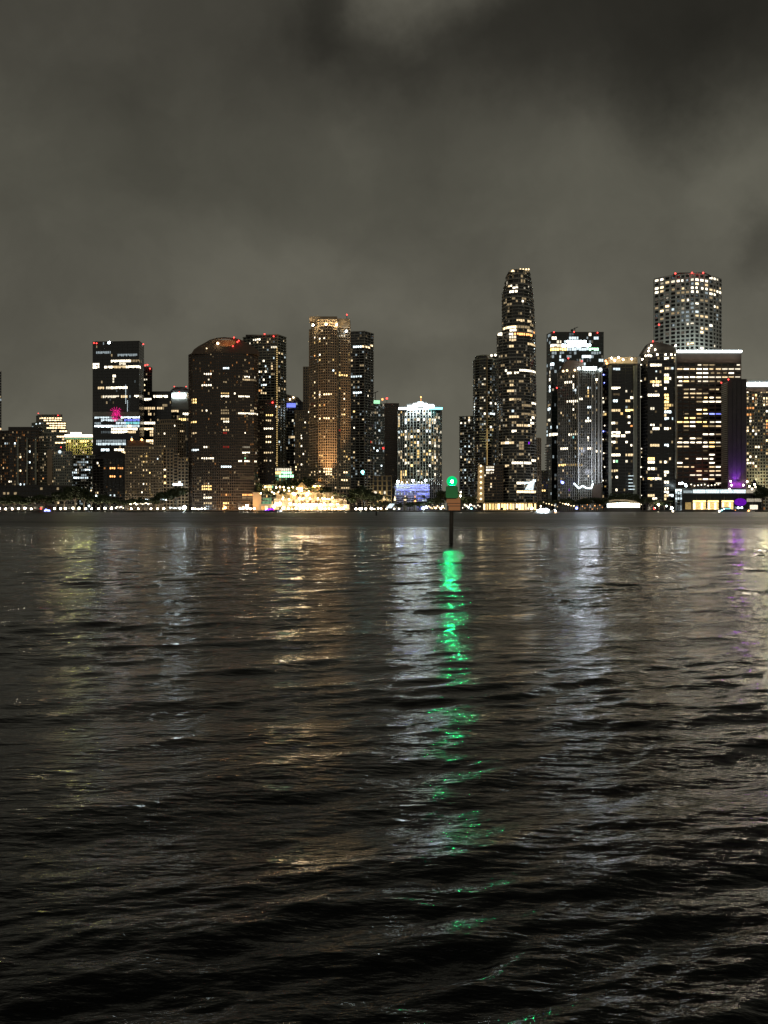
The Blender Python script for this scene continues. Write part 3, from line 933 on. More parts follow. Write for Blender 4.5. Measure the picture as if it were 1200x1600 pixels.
Z_ = S(6, '365-385,172,w2;380-405,185,n3;365-400,205,n3;480,188,n2;345-370,285,w1;440,268,n3;410,272,w1;410-450,388,w2;480-500,385,w2;410-500,420,w1;480-490,440,w2;335-395,430,w3;370-395,448,n3;370-395,463,n3;370-395,480,n2;370-395,500,w2;370-390,545,w2;'
          '400-515,466,o3;480-515,530,w2;345-365,690,n3;400-515,688,n3;365-385,745,w1;365-385,762,w2;360-385,800,w2;365-385,858,w2;430-445,750,w1;490,750,w1;430,800,w0;400-430,858,w1;490-515,885,n3;450-490,885,w1;365-390,955,w2;395-420,950,w2;'
          '440-515,948,w1;490-510,970,n3;415-490,1008,w2;480-510,1003,n3;390-408,1050,n3;440,1050,w1;475,1048,w1;320-385,1115,w2;340-365,1115,n3;490,1090,w2;430-445,1105,w1;430-445,1122,w1;430-445,1140,w1;430-445,1185,w1;385-515,1225,n3;'
          '340-360,1250,w2;480,1120,v2;415-455,1345,n3;460-515,1345,c3;415-515,1405,w3;440,1250,n2;325,1195,w0;345,1090,w0;320,590,w1;350,590,w1;460,590,w1;320-335,655,w1;385,700,w0;390,915,c2')
zs = []
for yb, yt, x0, x1 in ((None, 600, 777, 837), (600, 560, 777, 836.5), (560, 521, 777, 836), (521, 500, 785, 835), (500, 480, 785, 834), (480, 466, 785, 833), (466, 455, 785.2, 832),
                       (455, 446, 787.5, 831), (446, 438, 789.5, 830), (438, 431, 791.5, 828.5), (431, 424.5, 794, 827.5)):
    zs.append((arc(x0, x1, 1268, 26, 8), yb, yt))
b = tower('apartment_building', 'tallest curved tower tapering like a sail to a lit slanted top', zs, bw=3.6, fh=4.45, style='thin', frame='grey', lits=Z_, rnd=(.10, 'wwn', (0, 0, 1)), depth=30, win=(1, 1))
part(b, 'slanted_crown', MB().profile([(794, 425.5), (799, 421), (827, 419.5), (827.5, 425.5)], 1246, 34), M['grey'])
part(b, 'crown_light', MB().profile([(798.5, 424.5), (800, 422.0), (811, 421.5), (811, 423.5)], 1244, .8), lit('w', 3))
for x in (813, 817.5, 822, 826):
    warn(b, [(x, 421)], 1244, 'w', 3, 1.0, 'crown_lamp')
part(b, 'corner_light', MB().profile([(777.5, 524), (784.5, 524), (784.5, 519.5), (778.5, 520.5)], 1242, 1), lit('n', 3))
part(b, 'white_banner', MB().profile([(820, 765), (833, 766), (836, 750), (828, 752)], 1240.6, .5), lit('c', 2))

# small building in front with a ladder of lamps
b = tower('low_building', 'small brown building with a pale strip of lamps below the curved towers', [([(747, 1248), (756, 1242), (785, 1242)], None, 727)], bw=3.4, fh=4.4, style='balc', frame='brown',
          lits=S(16, '290-370,555,n2;290-370,600,n3;290-370,645,n2;240-270,665,n2;335,800,w2;350,830,n2;310,875,w1;370,940,w0'), rnd=(.03, 'w', (0, 1)), depth=20)
part(b, 'pale_strip', MB().profile([(745.5, 786), (756.5, 786), (756.5, 728), (747, 728)], 1239, 2), M['beige'])
for i in range(7):
    warn(b, [(751.4, 728 + i * 8.6)], 1237.5, 'w', 3, 1.35, 'wall_lamp')
for y in (735, 755, 775):
    plight(751.4, y, 1231, (1, .85, .5), 700)
b = tower('apartment_building', 'slim brown block filling the gap right of the tallest curved tower', [([(837, 1300), (845, 1300)], None, 684)], style='fins', frame='tan', bw=2.6,
          lits=S(16, '1025,440,w2;1015,745,w1'), rnd=(.02, 'w', (0,)), depth=20)
b = tower('low_building', 'small grey building low in the gap left of the green-black glass tower', [([(843, 1330), (856, 1330)], None, 735)], style='grid', frame='grey', rnd=(.05, 'w', (0,)), depth=20,
          lits=S(16, '1080-1130,885,y3;1090,830,y1'))
# long golden restaurant frontage
b = tower('restaurant', 'long low restaurant front glowing gold at the foot of the tallest curved tower', [([(754, 1228), (800, 1222), (838, 1222)], None, 785.2)], bw=4.6, fh=9.5, style='plain', frame='tan',
          rnd=(1.0, 'yyyw', (2, 3, 3)), depth=10, win=(1, .95))
for i, x in enumerate((760, 771, 784, 796, 810, 824)):
    plight(x, 792, 1219, (1, .68, .25), 600)

# green-black glass tower and its neighbours
A_ = S(7, '125-145,155,n3;255-320,155,c2;440-460,152,c2;160-180,180,n2;215-240,180,c2;240-380,178,c4;110-150,210,n3;165-185,212,n2;190-410,210,c4;110-240,242,y3;240-400,242,c2;415-475,242,g3;115-140,270,c1;180-200,270,c1;300,270,c1;420-480,270,c1;'
          '120,298,c1;180,300,c2;230-250,298,c1;355-405,297,c3;430,300,c1;180-200,328,c2;355,328,c1;480-505,328,c2;110-130,357,c3;355-380,352,c2;95,415,n2;90-105,412,n2;95,475,n3;95,530,c3;95,562,c3;90,700,c3;90,675,w1;90,790,n2;'
          '110,825,c2;150,825,c2;75,860,c2;75,910,c2;100-160,908,n3;75,825,w1;410,122,n3;90,125,c1')
b = tower('office_tower', 'green-black glass tower with glaring white top floors and a crane on the roof', [([(854, 1420), (862, 1400), (943, 1400)], None, 520)], bw=3.8, fh=5.8, style='plain', frame='black', glass='glassg',
          lits=A_, rnd=(.09, 'ccn', (0, 0, 1)), win=(1, .85))
warn(b, [(865.5, 519), (897, 518.5), (933.5, 520)], 1396, r=1.1)
for j in range(17):
    part(b, 'balcony', MB().profile([(852.5, 694 + j * 4.1 + 1.4), (860.5, 693 + j * 4.1 + 1.4), (860.5, 693 + j * 4.1), (852.5, 694 + j * 4.1)], 1392, 6), M['pale'])
cr = empty('tower_crane', W(897, 520, 1415))
tag(cr, 'small dark construction crane on the roof of the green-black glass tower', 'crane')
part(cr, 'mast', MB().tube(W(898, 521, 1415), W(898, 512, 1415), .6, .5, 4), M['black'])
part(cr, 'jib', MB().tube(W(893, 515.5, 1415), W(903, 511, 1415), .5, .4, 4), M['black'])
part(cr, 'counterweight', MB().profile([(892, 518), (895.5, 518), (895.5, 514.5), (892, 514.5)], 1414.5, 1.5), M['black'])
cr = empty('tower_crane', W(588, 619, 1560))
tag(cr, 'tiny dark crane arm above the green-lit crown in the middle', 'crane')
part(cr, 'mast', MB().tube(W(586.5, 630, 1560), W(586.5, 612.5, 1560), .6, .5, 4), M['black'])
part(cr, 'jib', MB().tube(W(583.5, 614.6, 1560), W(591, 611.4, 1560), .6, .5, 4), M['black'])

B_ = S(7, '275,437,n3;245,435,w1;215-285,495,n3;275,525,n3;300,548,c3;275,548,c1;400,525,c3;400,550,y2;400,572,y2;400,598,y2;465,460,n4;465,480,w2;375,600,w1;435,600,w2;235-340,627,n3;275-285,660,n2;270-285,690,n3;395-410,692,c3;205,745,w1;190,735,w2;'
          '300,748,w1;275,750,w1;400,765,c3;370-410,793,n3;270-315,887,n2;240-250,895,n3;280,925,t2;400,908,n3;370,915,o2;370,940,w1;205,940,w1;300,962,w1;400,940,n2;180-230,1012,n3;300,1010,w1;325-350,1008,w2;390-410,1005,n3;435,1008,w1;465,1030,n3;'
          '495,1035,n2;175-215,1130,y3;230-340,1130,y1;195,1170,w2;370,1200,n2;395,1228,n2;185,1270,b3;250,1320,v1;425,1255,c3;470,575,n1;455,960,w1;500,990,w1')
b = tower('apartment_building', 'pale grey gridded tower with a white zigzag light near its foot',
          [([(872, 1290), (904, 1276)], None, 581), ([(904, 1275), (940.5, 1275)], None, 577)], bw=3.3, fh=4.3, style='fins', frame='grey', lits=B_, rnd=(.05, 'wc', (0, 1)))
part(b, 'corner_frame', MB().profile([(903, 758), (905, 758), (905, 578), (903, 578)], 1271, 3), M['pale'])
for x in (924, 929.5, 935, 939.5):
    part(b, 'pale_pier', MB().profile([(x, 755), (x + 1.5, 755), (x + 1.5, 580), (x, 580)], 1272.5, 1.5), M['pale'])
part(b, 'sloping_roof', MB().profile([(876, 582), (880, 571), (886, 563), (896, 563), (911, 566), (912, 580)], 1285, 20), M['brown'])
strip(b, 911, 932, 573, 577.5, 1273, 'c', 4, 'roof_sign', 1)
warn(b, [(904.5, 576), (938, 577.5)], 1272, 'c', 3, 2.2, 'roof_lamp')
warn(b, [(880, 580), (886, 579), (898, 578.5)], 1274, 'w', 3, 1.5, 'roof_lamp')
warn(b, [(888, 560), (909, 564.5), (870, 606)], 1278, 'r', 4, 1.2)
zz = MB()
zp = [(896.5, 755), (904.5, 763), (910.5, 759), (916, 762.5), (924, 763), (926.5, 755)]
for (x0, y0), (x1, y1) in zip(zp[:-1], zp[1:]):
    zz.tube(W(x0, y0, 1266), W(x1, y1, 1266), 1.0, 1.0, 6)
part(b, 'zigzag_sign', zz, lit('c', 3), 'white zigzag neon line')
part(b, 'base_wall', MB().profile([(926, 780), (940, 780), (940, 757), (930, 757), (926, 765)], 1268, 8), M['brown'])
warn(b, [(879, 754)], 1268, 'b', 4, 1.7, 'wall_lamp')
for x, y in ((912, 740), (930, 735), (922, 700)):
    plight(x, y, 1252, (.8, .85, 1), 9000, 3)

C_ = S(7, '590-635,392,c2;705,360,y2;580-605,522,n3;615-640,522,n3;705,490,n3;700,545,n2;705,572,w1;590-630,572,w0;590-600,620,c3;620-630,620,c3;690-715,620,w2;730-750,618,n3;700,672,c1;585-600,695,n3;585-635,718,w2;660,720,y2;690-745,717,y3;'
          '705,742,y3;700-715,765,n3;700-715,798,n3;580-610,797,n3;625,797,w1;740,820,o2;705,845,o1;690-715,870,n3;580-640,870,n3;580-640,895,n3;650-670,895,n3;705,918,c2;585-605,945,n3;625,950,w1;700,945,n3;705,968,y2;740,972,n3;625,1000,y1;'
          '580-600,1045,n3;615-640,1048,n3;685-750,1052,w2;585-600,1095,n3;620,1115,g2;700,1095,n2;705,1120,w1;580-610,1178,w2;625,1222,n3;590,1295,y2;625,1320,n3;590,1330,y2;590,1280,w1;530,730,y2;495,620,n2;510,650,n2;500,690,n2;515,1085,n1;515,745,w1')
b = tower('apartment_building', 'black condo with a mustard-lit parapet and two columns of cream windows',
          [([(941, 1288), (954, 1272), (1000, 1272)], None, 569)], bw=3.9, fh=4.9, style='plain', frame='dark', lits=C_, rnd=(.02, 'wy', (0, 1)), win=(1, .85))
part(b, 'parapet', MB().profile([(951, 571), (996, 571), (996, 558), (951, 558)], 1276, 18), M['beige'])
for x0, x1 in ((952, 955.5), (990.5, 995.5)):
    part(b, 'side_pier', MB().profile([(x0, 780), (x1, 780), (x1, 571.3), (x0, 571.3)], 1268, 4), M['olive'])
warn(b, [(955.5, 559.5), (960.5, 563), (966.5, 558.5), (973.5, 562), (987, 561)], 1272, 'n', 4, 1.15, 'roof_lamp')
for x in (958, 970, 984):
    plight(x, 564.5, 1266, (1, .85, .35), 900)
warn(b, [(946.5, 564), (948, 568)], 1280, 'o', 4, 1.3, 'roof_lamp')
warn(b, [(943, 585.5), (942.6, 674), (944.5, 598)], 1284, 'b', 4, .8, 'wall_lamp')
for j in range(7):
    warn(b, [(942 + (j % 3) * 1.3, 622 + j * 21.5)], 1283, 'n', 3, .8, 'wall_lamp')
for j, (y, w) in enumerate(((743, 8), (748.5, 6), (754, 7), (759, 10), (764, 10))):
    strip(b, 982, 982 + w, y, y + 1, 1266, 'c', 2, 'stair_light', .5)

D_ = S(8, '140-160,118,n3;170-190,115,n3;205-225,112,w2;235-255,107,n2;265-290,102,n3;300-320,100,n3;335-355,98,n2;370-385,98,n2;385-410,98,n3;415-435,100,n3;440-470,103,n3;485-500,112,n3;510-525,115,n2;'
          '140-155,162,n3;175-190,160,w3;300-320,150,w2;335-360,155,n3;365-385,140,w3;365-385,160,n3;390-410,162,n3;420-440,150,w2;420-470,165,n3;480-525,168,w2;140-155,187,n3;175-190,187,w2;335-360,170,n2;365-410,170,n3;480-525,187,n3;'
          '230-330,178,w1;280-300,243,w2;310-330,240,n3;340-355,242,n3;390-410,243,n3;440-455,243,w2;480-500,262,n3;515,265,w2;420-460,228,w1;180-200,278,w3;150-160,283,w1;150-170,302,w3;225-250,297,c2;260-330,300,c1;375,297,c2;220-240,322,c2;'
          '250-280,320,w1;310-330,322,n2;370-410,322,w2;430-445,325,w2;350,265-300,c1;340,320,c1;470,375,n3;160,355,w1;340,350,c1;310-330,370,n2;340-355,372,n2;225-240,390,c2;230,375,c1;415-430,398,w3;440,405,w2;415-435,425,w3;345-360,490,w3;310-325,495,w3;495,510,n2;420-430,520,n3')
b = tower('skyscraper', 'tall broad tower right of centre with three brightly lit top floors',
          [([(1022, 1600), (1038, 1584), (1056, 1572), (1085, 1560), (1100, 1568), (1114, 1580), (1127, 1600)], None, 432)], bw=7.4, fh=6.15, style='grid', frame='pale', lits=D_, rnd=(.07, 'cn', (0, 0, 1)), win=(.95, .8),
          rndfn=lambda x, y, d: .30 if y < 500 else .06)
part(b, 'roof_box', MB().profile([(1052, 433), (1052, 428.5), (1062, 426), (1100, 426), (1110, 430), (1112, 433)], 1572, 30), M['dark'])
warn(b, [(1055, 427.5), (1081, 426.5), (1098.5, 426.5), (1029.5, 507.5)], 1558, r=1.7)

for x, y in ((1045, 548), (1085, 546), (1115, 550)):
    plight(x, y, 1535, (.85, 1, .95), 16000, 3)

E_ = S(13, '95-115,240,n3;130-165,240,n3;190,245,n2;150,312,c2;140-150,380,n2;100,405,y2;130-165,410,y3;130-165,435,n3;200,410,w2;200,435,w2;235-270,195,n3;300,195,w2;240-270,270,w2;300,272,c2;230-270,340,n3;290,375,n3;235-265,375,y3;'
           '240-270,405,n3;240,472,n3;90-120,538,n3;135-165,538,n3;235-270,535,y3;230-270,565,y3;230-270,597,y3;235-290,628,y2;235-265,660,y2;230-270,690,c3;290,690,c3;235-250,722,w2;235-265,755,c3;300,755,c2;95-120,662,n2;145,685,w0;'
           '95-120,815,n3;130-165,825,n3;115,860,w1;195,820,w1;230-265,850,n3;290,850,w2') + \
    S(14, '110-165,203,w2;230-265,203,c3;85-125,325,y3;85-125,360,n3;195,358,w2;235-265,360,n3;290,355,w2;250,385,w1;85-125,425,n3;150,428,w1;235-265,455,n3;240,490,n3;90-120,522,y3;130-165,520,n3;190,520,n2;235-265,553,n3;235-270,612,n3;'
            '235-270,645,n3;235-265,680,w2;240,705,w2;290-315,680,c3;90-120,680,w2;125-155,715,n3')
b = tower('apartment_building', 'black condo with lamps dotted over its peaked top and big cream windows',
          [([(1001, 1276), (1012, 1260), (1056, 1260)], None, 552)], bw=3.7, fh=5.2, style='plain', frame='dark', lits=E_, rnd=(.01, 'w', (1,)), win=(1, .85))
part(b, 'peaked_top', MB().profile([(1004, 553), (1007, 548), (1015, 536), (1020, 533.5), (1036, 536), (1050, 540), (1056, 546), (1056, 553)], 1262, 22), M['dark'])
warn(b, [(1020, 533.5)], 1260, 'r', 4, 1.2)
warn(b, [(1017.5, 540), (1014, 544), (1013, 548.5), (1023.5, 546.5), (1009, 556), (1013, 555), (1017, 556), (1027, 554), (1040, 554), (1049, 554), (1055.5, 540), (1055.5, 554.5), (1003.5, 561.5)], 1258, 'n', 4, .95, 'roof_lamp')
for y in (540, 565, 590, 617, 632, 652, 671, 684, 700, 715, 732, 744, 758):
    warn(b, [(1001.5 + (y * 7 % 5) * .5, y + 30)], 1274, 'n', 3, .85, 'wall_lamp')
part(b, 'pale_edge', MB().profile([(1055.5, 748), (1057.4, 748), (1057.4, 548), (1055.5, 548)], 1256, 3), M['grey'])
strip(b, 1057.5, 1058.1, 600, 748, 1256, 'w', 0, 'edge_light', .4)

FF_ = S(13, '570,243,n2;600-635,243,w1;650-680,243,w1;905,240,n2;365-410,288,w2;420-470,288,n3;480-525,288,w2;540-640,285,n3;650-690,288,w2;710-750,288,w2;765-805,286,n2;820-865,286,n2;875-920,284,n2;400,325,n2;545-570,325,n3;590-640,325,n3;'
            '650-700,325,w1;710-750,325,w1;765-810,325,w1;855,320,n3;365-410,365,n3;420-470,365,n3;480-530,363,n3;540-585,363,n3;595-640,363,n3;650-690,363,n2;705-750,363,n2;765-810,363,w2;820-865,360,w2;875-920,360,n2;365-410,402,n3;'
            '420-465,402,y3;480-525,402,w1;540,402,n2;590-640,402,n2;660,402,w1;735,405,w1;365-410,440,n2;440,480,w1;500,480,n2;655,480,w1;685,480,w1;735,480,w2;440,520,w2;480,520,w2;560,517,w2;615,515,w1;430,558,w2;460,560,w1;500,556,w2;'
            '540-565,560,w1;615-640,556,y3;650-690,556,n3;740,556,w2;590-640,596,n3;650-695,596,n3;705-755,596,n3;570,596,w1;460,672,w1;570,672,n3;595-635,672,y3;440-480,712,w1;540-580,712,y2;595-640,712,n3;650-690,712,b3;725-750,712,b2;'
            '405,750,n2;425-465,750,y3;480-525,750,y3;540,750,w1;365-410,790,y3;420-465,788,y3;480-520,788,n3;540-580,790,y3;595-640,790,y3;650-690,788,n2;705-750,788,n3;430,828,w2;515,828,n3;595-630,828,y2;680,828,w1;735,828,w2;430,867,w0;620-690,895,y2') + \
    S(14, '620,122,n3;650-690,122,n3;740,122,w1;375,162,w2;490,162,n3;550,162,w1;365-410,203,n3;420-465,203,n3;480-520,203,n3;535-580,203,n3;590-640,203,n3;650-690,203,y3;705-750,203,n2;365-410,242,w2;420-465,242,w2;590-635,240,n3;650-690,240,y3;720-740,242,w1;'
            '460,278,w1;650-680,317,n3;425-465,357,w2;535-580,357,n3;600-630,357,n2;650-685,355,n3;365-405,395,n3;650-685,395,n3;375-400,435,w2;425-465,435,w2;480-525,435,w2;535-570,437,w2;600-630,437,w1;660,435,w2;700-750,435,n3;400,472,n3;'
            '655,470,w2;735,470,w2;495-520,510,n2;535-550,510,n2;655-680,510,n2;720-745,510,n2;535-580,550,w2;590-635,550,n3;650-690,550,w2;705-720,552,n2')
b = tower('office_tower', 'broad brown office with a glowing white line along its flat roof', [([(1057, 1330), (1157.5, 1330)], None, 548)], bw=9.6, fh=6.42, style='wide', frame='stone', lits=FF_, rnd=(.03, 'w', (0,)), win=(1, .62))
part(b, 'upper_wall', MB().profile([(1057, 567), (1157.5, 567), (1157.5, 549), (1057, 549)], 1328.6, 3), M['stone'])
strip(b, 1057, 1159, 547, 551, 1326, 'c', 3, 'roof_line_light', 2.2)
strip(b, 1057, 1159, 548.3, 549.7, 1325.4, 'n', 5, 'roof_line_light', .5)
for x in (1070, 1090, 1110, 1130, 1150):
    plight(x, 548, 1322, (.9, .95, 1), 260, 2)
plight(1100, 735, 1318, (1, .06, .04), 900, 3)

# blank wall lit purple from below
gw = empty('office_tower', W(1146, 797, 1300))
gw.location.z = GZ
gw['_w'] = list(gw.location)
tag(gw, 'windowless dark tower wall lit purple from below at the right', 'building')
def quadprism(chain, depth, yt, Yr):
    f_ = [((x - 600) * y / F, y) for x, y in chain]
    Yb = max(y for _, y in chain) + depth
    bk = [((chain[-1][0] - 3 - 600) * Yb / F, Yb), ((chain[0][0] + 3 - 600) * Yb / F, Yb)]
    return f_ + bk, GZ, Zat(yt, Yr)
p_, z0, z1 = quadprism([(1127, 1310), (1137.5, 1284), (1166, 1284)], 30, 593, 1284)
part(gw, 'wall', MB().prism(p_, z0, z1), M['purplew'])
rb = MB()
for j in range(50):
    y = 602 + j * 3.1
    a0, b0 = W(1127.6, y, 1308), W(1136.6, y, 1286)
    rb.prism([(a0[0], a0[1]), (a0[0] - .5, a0[1] - .35), (b0[0] - .5, b0[1] - .35), (b0[0], b0[1])], a0[2], a0[2] + 1.1)
part(gw, 'ribs', rb, M['grey'])
for x in (1144, 1151, 1158):
    part(gw, 'joint', MB().profile([(x, 755), (x + .5, 755), (x + .5, 596), (x, 596)], 1283.6, .8), M['black'])
part(gw, 'parapet', MB().prism([(x, y) for x, y in offset(p_, .4)], z1 - .8, z1 + .6), M['dark'])
part(gw, 'vent', MB().profile([(1145, 752.5), (1159, 752.5), (1159, 750.3), (1145, 750.3)], 1283.4, .8), M['black'])
warn(gw, [(1127, 598), (1138, 593)], 1283, 'r', 4, 1.2)
warn(gw, [(1141.5, 752), (1143, 758), (1161.5, 758), (1167.5, 752.5)], 1276, 'n', 4, 1.1, 'flood_lamp')
spot(1149, 760, 1278, W(1150, 735, 1284), (.30, .02, 1), 60000, 60)
spot(1155, 760, 1277, W(1153, 730, 1284), (.30, .02, 1), 14000, 40)
plight(1147, 757, 1280, (.55, .03, 1), 4000)
plight(1157, 757, 1280, (.55, .03, 1), 4000)

b = tower('office_tower', 'gridded office with a white roof sign cut off by the right edge', [([(1166, 1300), (1226, 1300)], None, 594)], bw=4.4, fh=5.1, style='grid', frame='grey',
          lits=S(13, '1010,505,n3;1130,508,w2;1160,505,w1;1190,505,w2;1095,537,y3;1160,540,w3;1190,540,w3;1020,568,w2;1055,568,n3;1160,572,w1;1195,570,w2;1090,600,w1;1125,600,w1;1090,628,w2;1160,628,w3;1190,630,w2;1015-1050,655,o2;1195,685,n3;1015-1045,712,o2;1125,715,w3;1160,715,w1;'
                '1045,745,w2;1125,745,o1;1045,772,n3;1190,775,o3;1155,800,w1;1020,830,w1;1095,830,w1;1150,830,y2;1020,858,w2;1050,860,n3;1095,862,y2;1125,855,w2;1090,885,w2') +
          S(14, '1020,45,w2;1190,15,o2;1155,50,w1;1190,55,o2;1020,78,w3;1050,80,n3;1095,82,w1;1120,75,w2;1090,112,n3;1125,140,n3;1185,172,w3;1120,228,n3;1085,245,w3;1020,285,w2;1045,312,n3;1085,310,n3;1185,285,w2;1015,342,w3;1015-1050,370,n3;1090,400,w3;1015,430,w1;1115,430,w1;1115,490,w1'),
          rnd=(.16, 'woy', (0, 1)))
strip(b, 1167, 1222, 597, 604, 1297, 'c', 3, 'roof_sign', .8)
strip(b, 1168, 1222, 598, 603, 1296.5, 'n', 5, 'roof_sign', .4)
part(b, 'roof_band', MB().profile([(1166.3, 612), (1226, 612), (1226, 604.3), (1166.3, 604.3)], 1298.3, 1.5), M['stone'])
plight(1196, 748, 1285, (1, .9, .5), 12000, 3)

# low waterfront pavilion, right
b = tower('hotel_pavilion', 'low two-storey waterfront pavilion with a white upper band and golden ground floor',
          [([(1066, 1236), (1190, 1236)], None, 771.5)], bw=7.2, fh=24, style='plain', frame='dark', rnd=(0, 'y', (1,)), depth=18)
strip(b, 1068, 1082, 766.3, 770.4, 1233, 'c', 1, 'window_band', .6)
for x0, x1, l in ((1083, 1102.5, 2), (1103.5, 1124.5, 2), (1125.5, 1145, 2), (1146, 1165, 2), (1166, 1188, 1)):
    strip(b, x0, x1, 765, 770.5, 1233, 'n' if l == 1 else 'c', l, 'window_band', .6)
part(b, 'upper_floor', MB().profile([(1066, 772), (1190, 772), (1190, 762.8), (1066, 762.8)], 1234.5, 14), M['dark'])
for x0, x1 in ((1083, 1103), (1106, 1123), (1128, 1146)):
    strip(b, x0, x1, 782, 784.6, 1234.2, 'y', 3, 'window', .5)
    n = int((x1 - x0) / 3.4)
    for i in range(n):
        a0 = x0 + i * (x1 - x0) / n
        strip(b, a0 + .2, a0 + (x1 - x0) / n - .3, 785.2, 796, 1234.2, 'y' if i % 3 else 'w', 2 + (i * 5 % 3 == 0), 'window', .5)
strip(b, 1071, 1080, 785, 796, 1234.2, 'y', 1, 'window', .5)
for x0, x1, l in ((1167, 1178, 1), (1179, 1190, 1)):
    strip(b, x0, x1, 779, 784, 1234.2, 'n', 1, 'window', .5)
strip(b, 1172, 1184, 789, 796, 1234.2, 'n', 2, 'window', .5)
ov = MB()
c0 = W(1157, 784.5, 1229)
ov.add([(c0[0] + 7.2 * math.cos(a * math.pi / 12), c0[1] + dy, c0[2] + 4.6 * math.sin(a * math.pi / 12)) for dy in (0, 1.0) for a in range(24)],
       [tuple(range(24)), tuple(range(24, 48))[::-1]] + [((i + 1) % 24, i, 24 + i, 24 + (i + 1) % 24) for i in range(24)])
part(b, 'violet_screen', ov, lit('v', 1), 'oval violet light screen')
warn(b, [(1153.5, 793.5), (1159, 793.3)], 1226, 'c', 4, 1.0, 'wall_lamp')
warn(b, [(1062, 755.5), (1066, 755), (1071, 757), (1072, 759)], 1232, 'c', 4, 1.3, 'roof_lamp')
warn(b, [(1080 + i * 5.3, 757 + (i * 3 % 4) * .6) for i in range(9)], 1232, 'n', 3, .8, 'roof_lamp')
warn(b, [(1140, 764.5), (1175, 764), (1181, 761), (1186, 765), (1179, 757), (1171, 760)], 1231, 'n', 4, 1.0, 'roof_lamp')
b = tower('glass_kiosk', 'small glass stair tower glowing cool white left of the golden-floored pavilion', [([(1055, 1238), (1066, 1238)], None, 763)], bw=3.6, fh=4.2, style='plain', frame='grey',
          lits=S(14, '340-390,640,c3;340-390,675,c2;340-390,710,c2'), rnd=(.5, 'c', (0, 1)), depth=8)
# white marquee
mq = empty('marquee', W(975, 797, 1225))
mq.location.z = GZ
mq['_w'] = list(mq.location)
tag(mq, 'long white-lit marquee with an arched roof at the foot of the black condos', 'marquee')
part(mq, 'canopy_roof', MB().profile([(946, 784), (950, 782), (962, 780.3), (978, 780.3), (992, 782.2), (1001, 786), (1001, 787.2), (992, 784.3), (978, 782.6), (962, 782.6), (950, 784.2), (946, 786)], 1224, 10), M['canvas'])
for i in range(14):
    x0 = 948.5 + i * 3.7
    strip(mq, x0, x0 + 3.2, 784.8 + abs(i - 6.5) * .25, 793, 1226, 'n' if i % 4 else 'c', 3, 'window', .4)
part(mq, 'base_wall', MB().profile([(946, 797.8), (1001, 797.8), (1001, 793.5), (946, 793.5)], 1225, 9), M['dark'])
for x in (958, 972, 986):
    plight(x, 788, 1219, (1, 1, .9), 500)

# golden terraced restaurant complex
g = empty('waterfront_restaurant', W(470, 797, 1232))
g.location.z = GZ
g['_w'] = list(g.location)
tag(g, 'terraced waterfront restaurant blazing with golden lamps below the golden-lit tower', 'restaurant')
for x0, x1, y0, y1, Y, m in ((404, 546, 788.5, 799, 1221, 'tan'), (428, 542, 780, 788.5, 1226, 'tan'), (432, 530, 770.5, 780, 1231, 'beige'), (436, 500, 761, 770.5, 1236, 'beige')):
    part(g, 'terrace', MB().profile([(x0, y1), (x1, y1), (x1, y0), (x0, y0)], Y, 1250 - Y), M[m])
    part(g, 'parapet', MB().profile([(x0, y0 + .05), (x1, y0 + .05), (x1, y0 - .9), (x0, y0 - .9)], Y - .25, .5), M[m])
gr = random.Random(5)
for x0, x1, y0, y1, Y, st in ((430, 540, 782, 787.6, 1225.6, 4.4), (434, 528, 772.6, 779, 1230.6, 4.7), (440, 498, 763, 769.8, 1235.6, 5.0), (408, 544, 791, 796, 1220.6, 5.4)):
    x = x0
    while x < x1 - st:
        if gr.random() < .55:
            strip(g, x + .5, x + st - .7, y0, y1, Y, gr.choice('yyyo'), gr.choice((1, 1, 2, 3)), 'window', .35)
        x += st
C9 = lambda *p: [(380 + x / 6, 730 + y / 6) for x, y in p]
warn(g, C9((205, 187), (310, 190), (345, 185), (380, 187), (385, 215), (425, 195), (465, 187), (270, 232), (290, 245), (330, 230), (165, 245), (430, 222)), 1226, 'w', 4, .9, 'terrace_lamp')
warn(g, C9((530, 190), (545, 200), (510, 200), (548, 218), (680, 160), (672, 175), (720, 168), (470, 245), (485, 255), (605, 245), (600, 258)), 1228, 'w', 5, 1.15, 'terrace_lamp')
warn(g, C9((375, 285), (368, 298), (430, 300), (520, 290), (530, 300), (565, 290), (555, 300), (625, 290), (790, 298), (805, 298), (835, 285), (700, 292), (740, 292), (765, 295)), 1223, 'w', 4, .85, 'terrace_lamp')
warn(g, C9((310, 340), (322, 350), (345, 340), (440, 340), (485, 345), (527, 345), (570, 345), (610, 345), (645, 348), (686, 346), (724, 346), (762, 345), (825, 345), (882, 340)), 1218.5, 'n', 5, 1.1, 'terrace_lamp')
warn(g, C9((535, 378), (715, 378), (725, 385), (958, 368), (290, 375), (375, 385)), 1217, 'n', 5, 1.1, 'terrace_lamp')
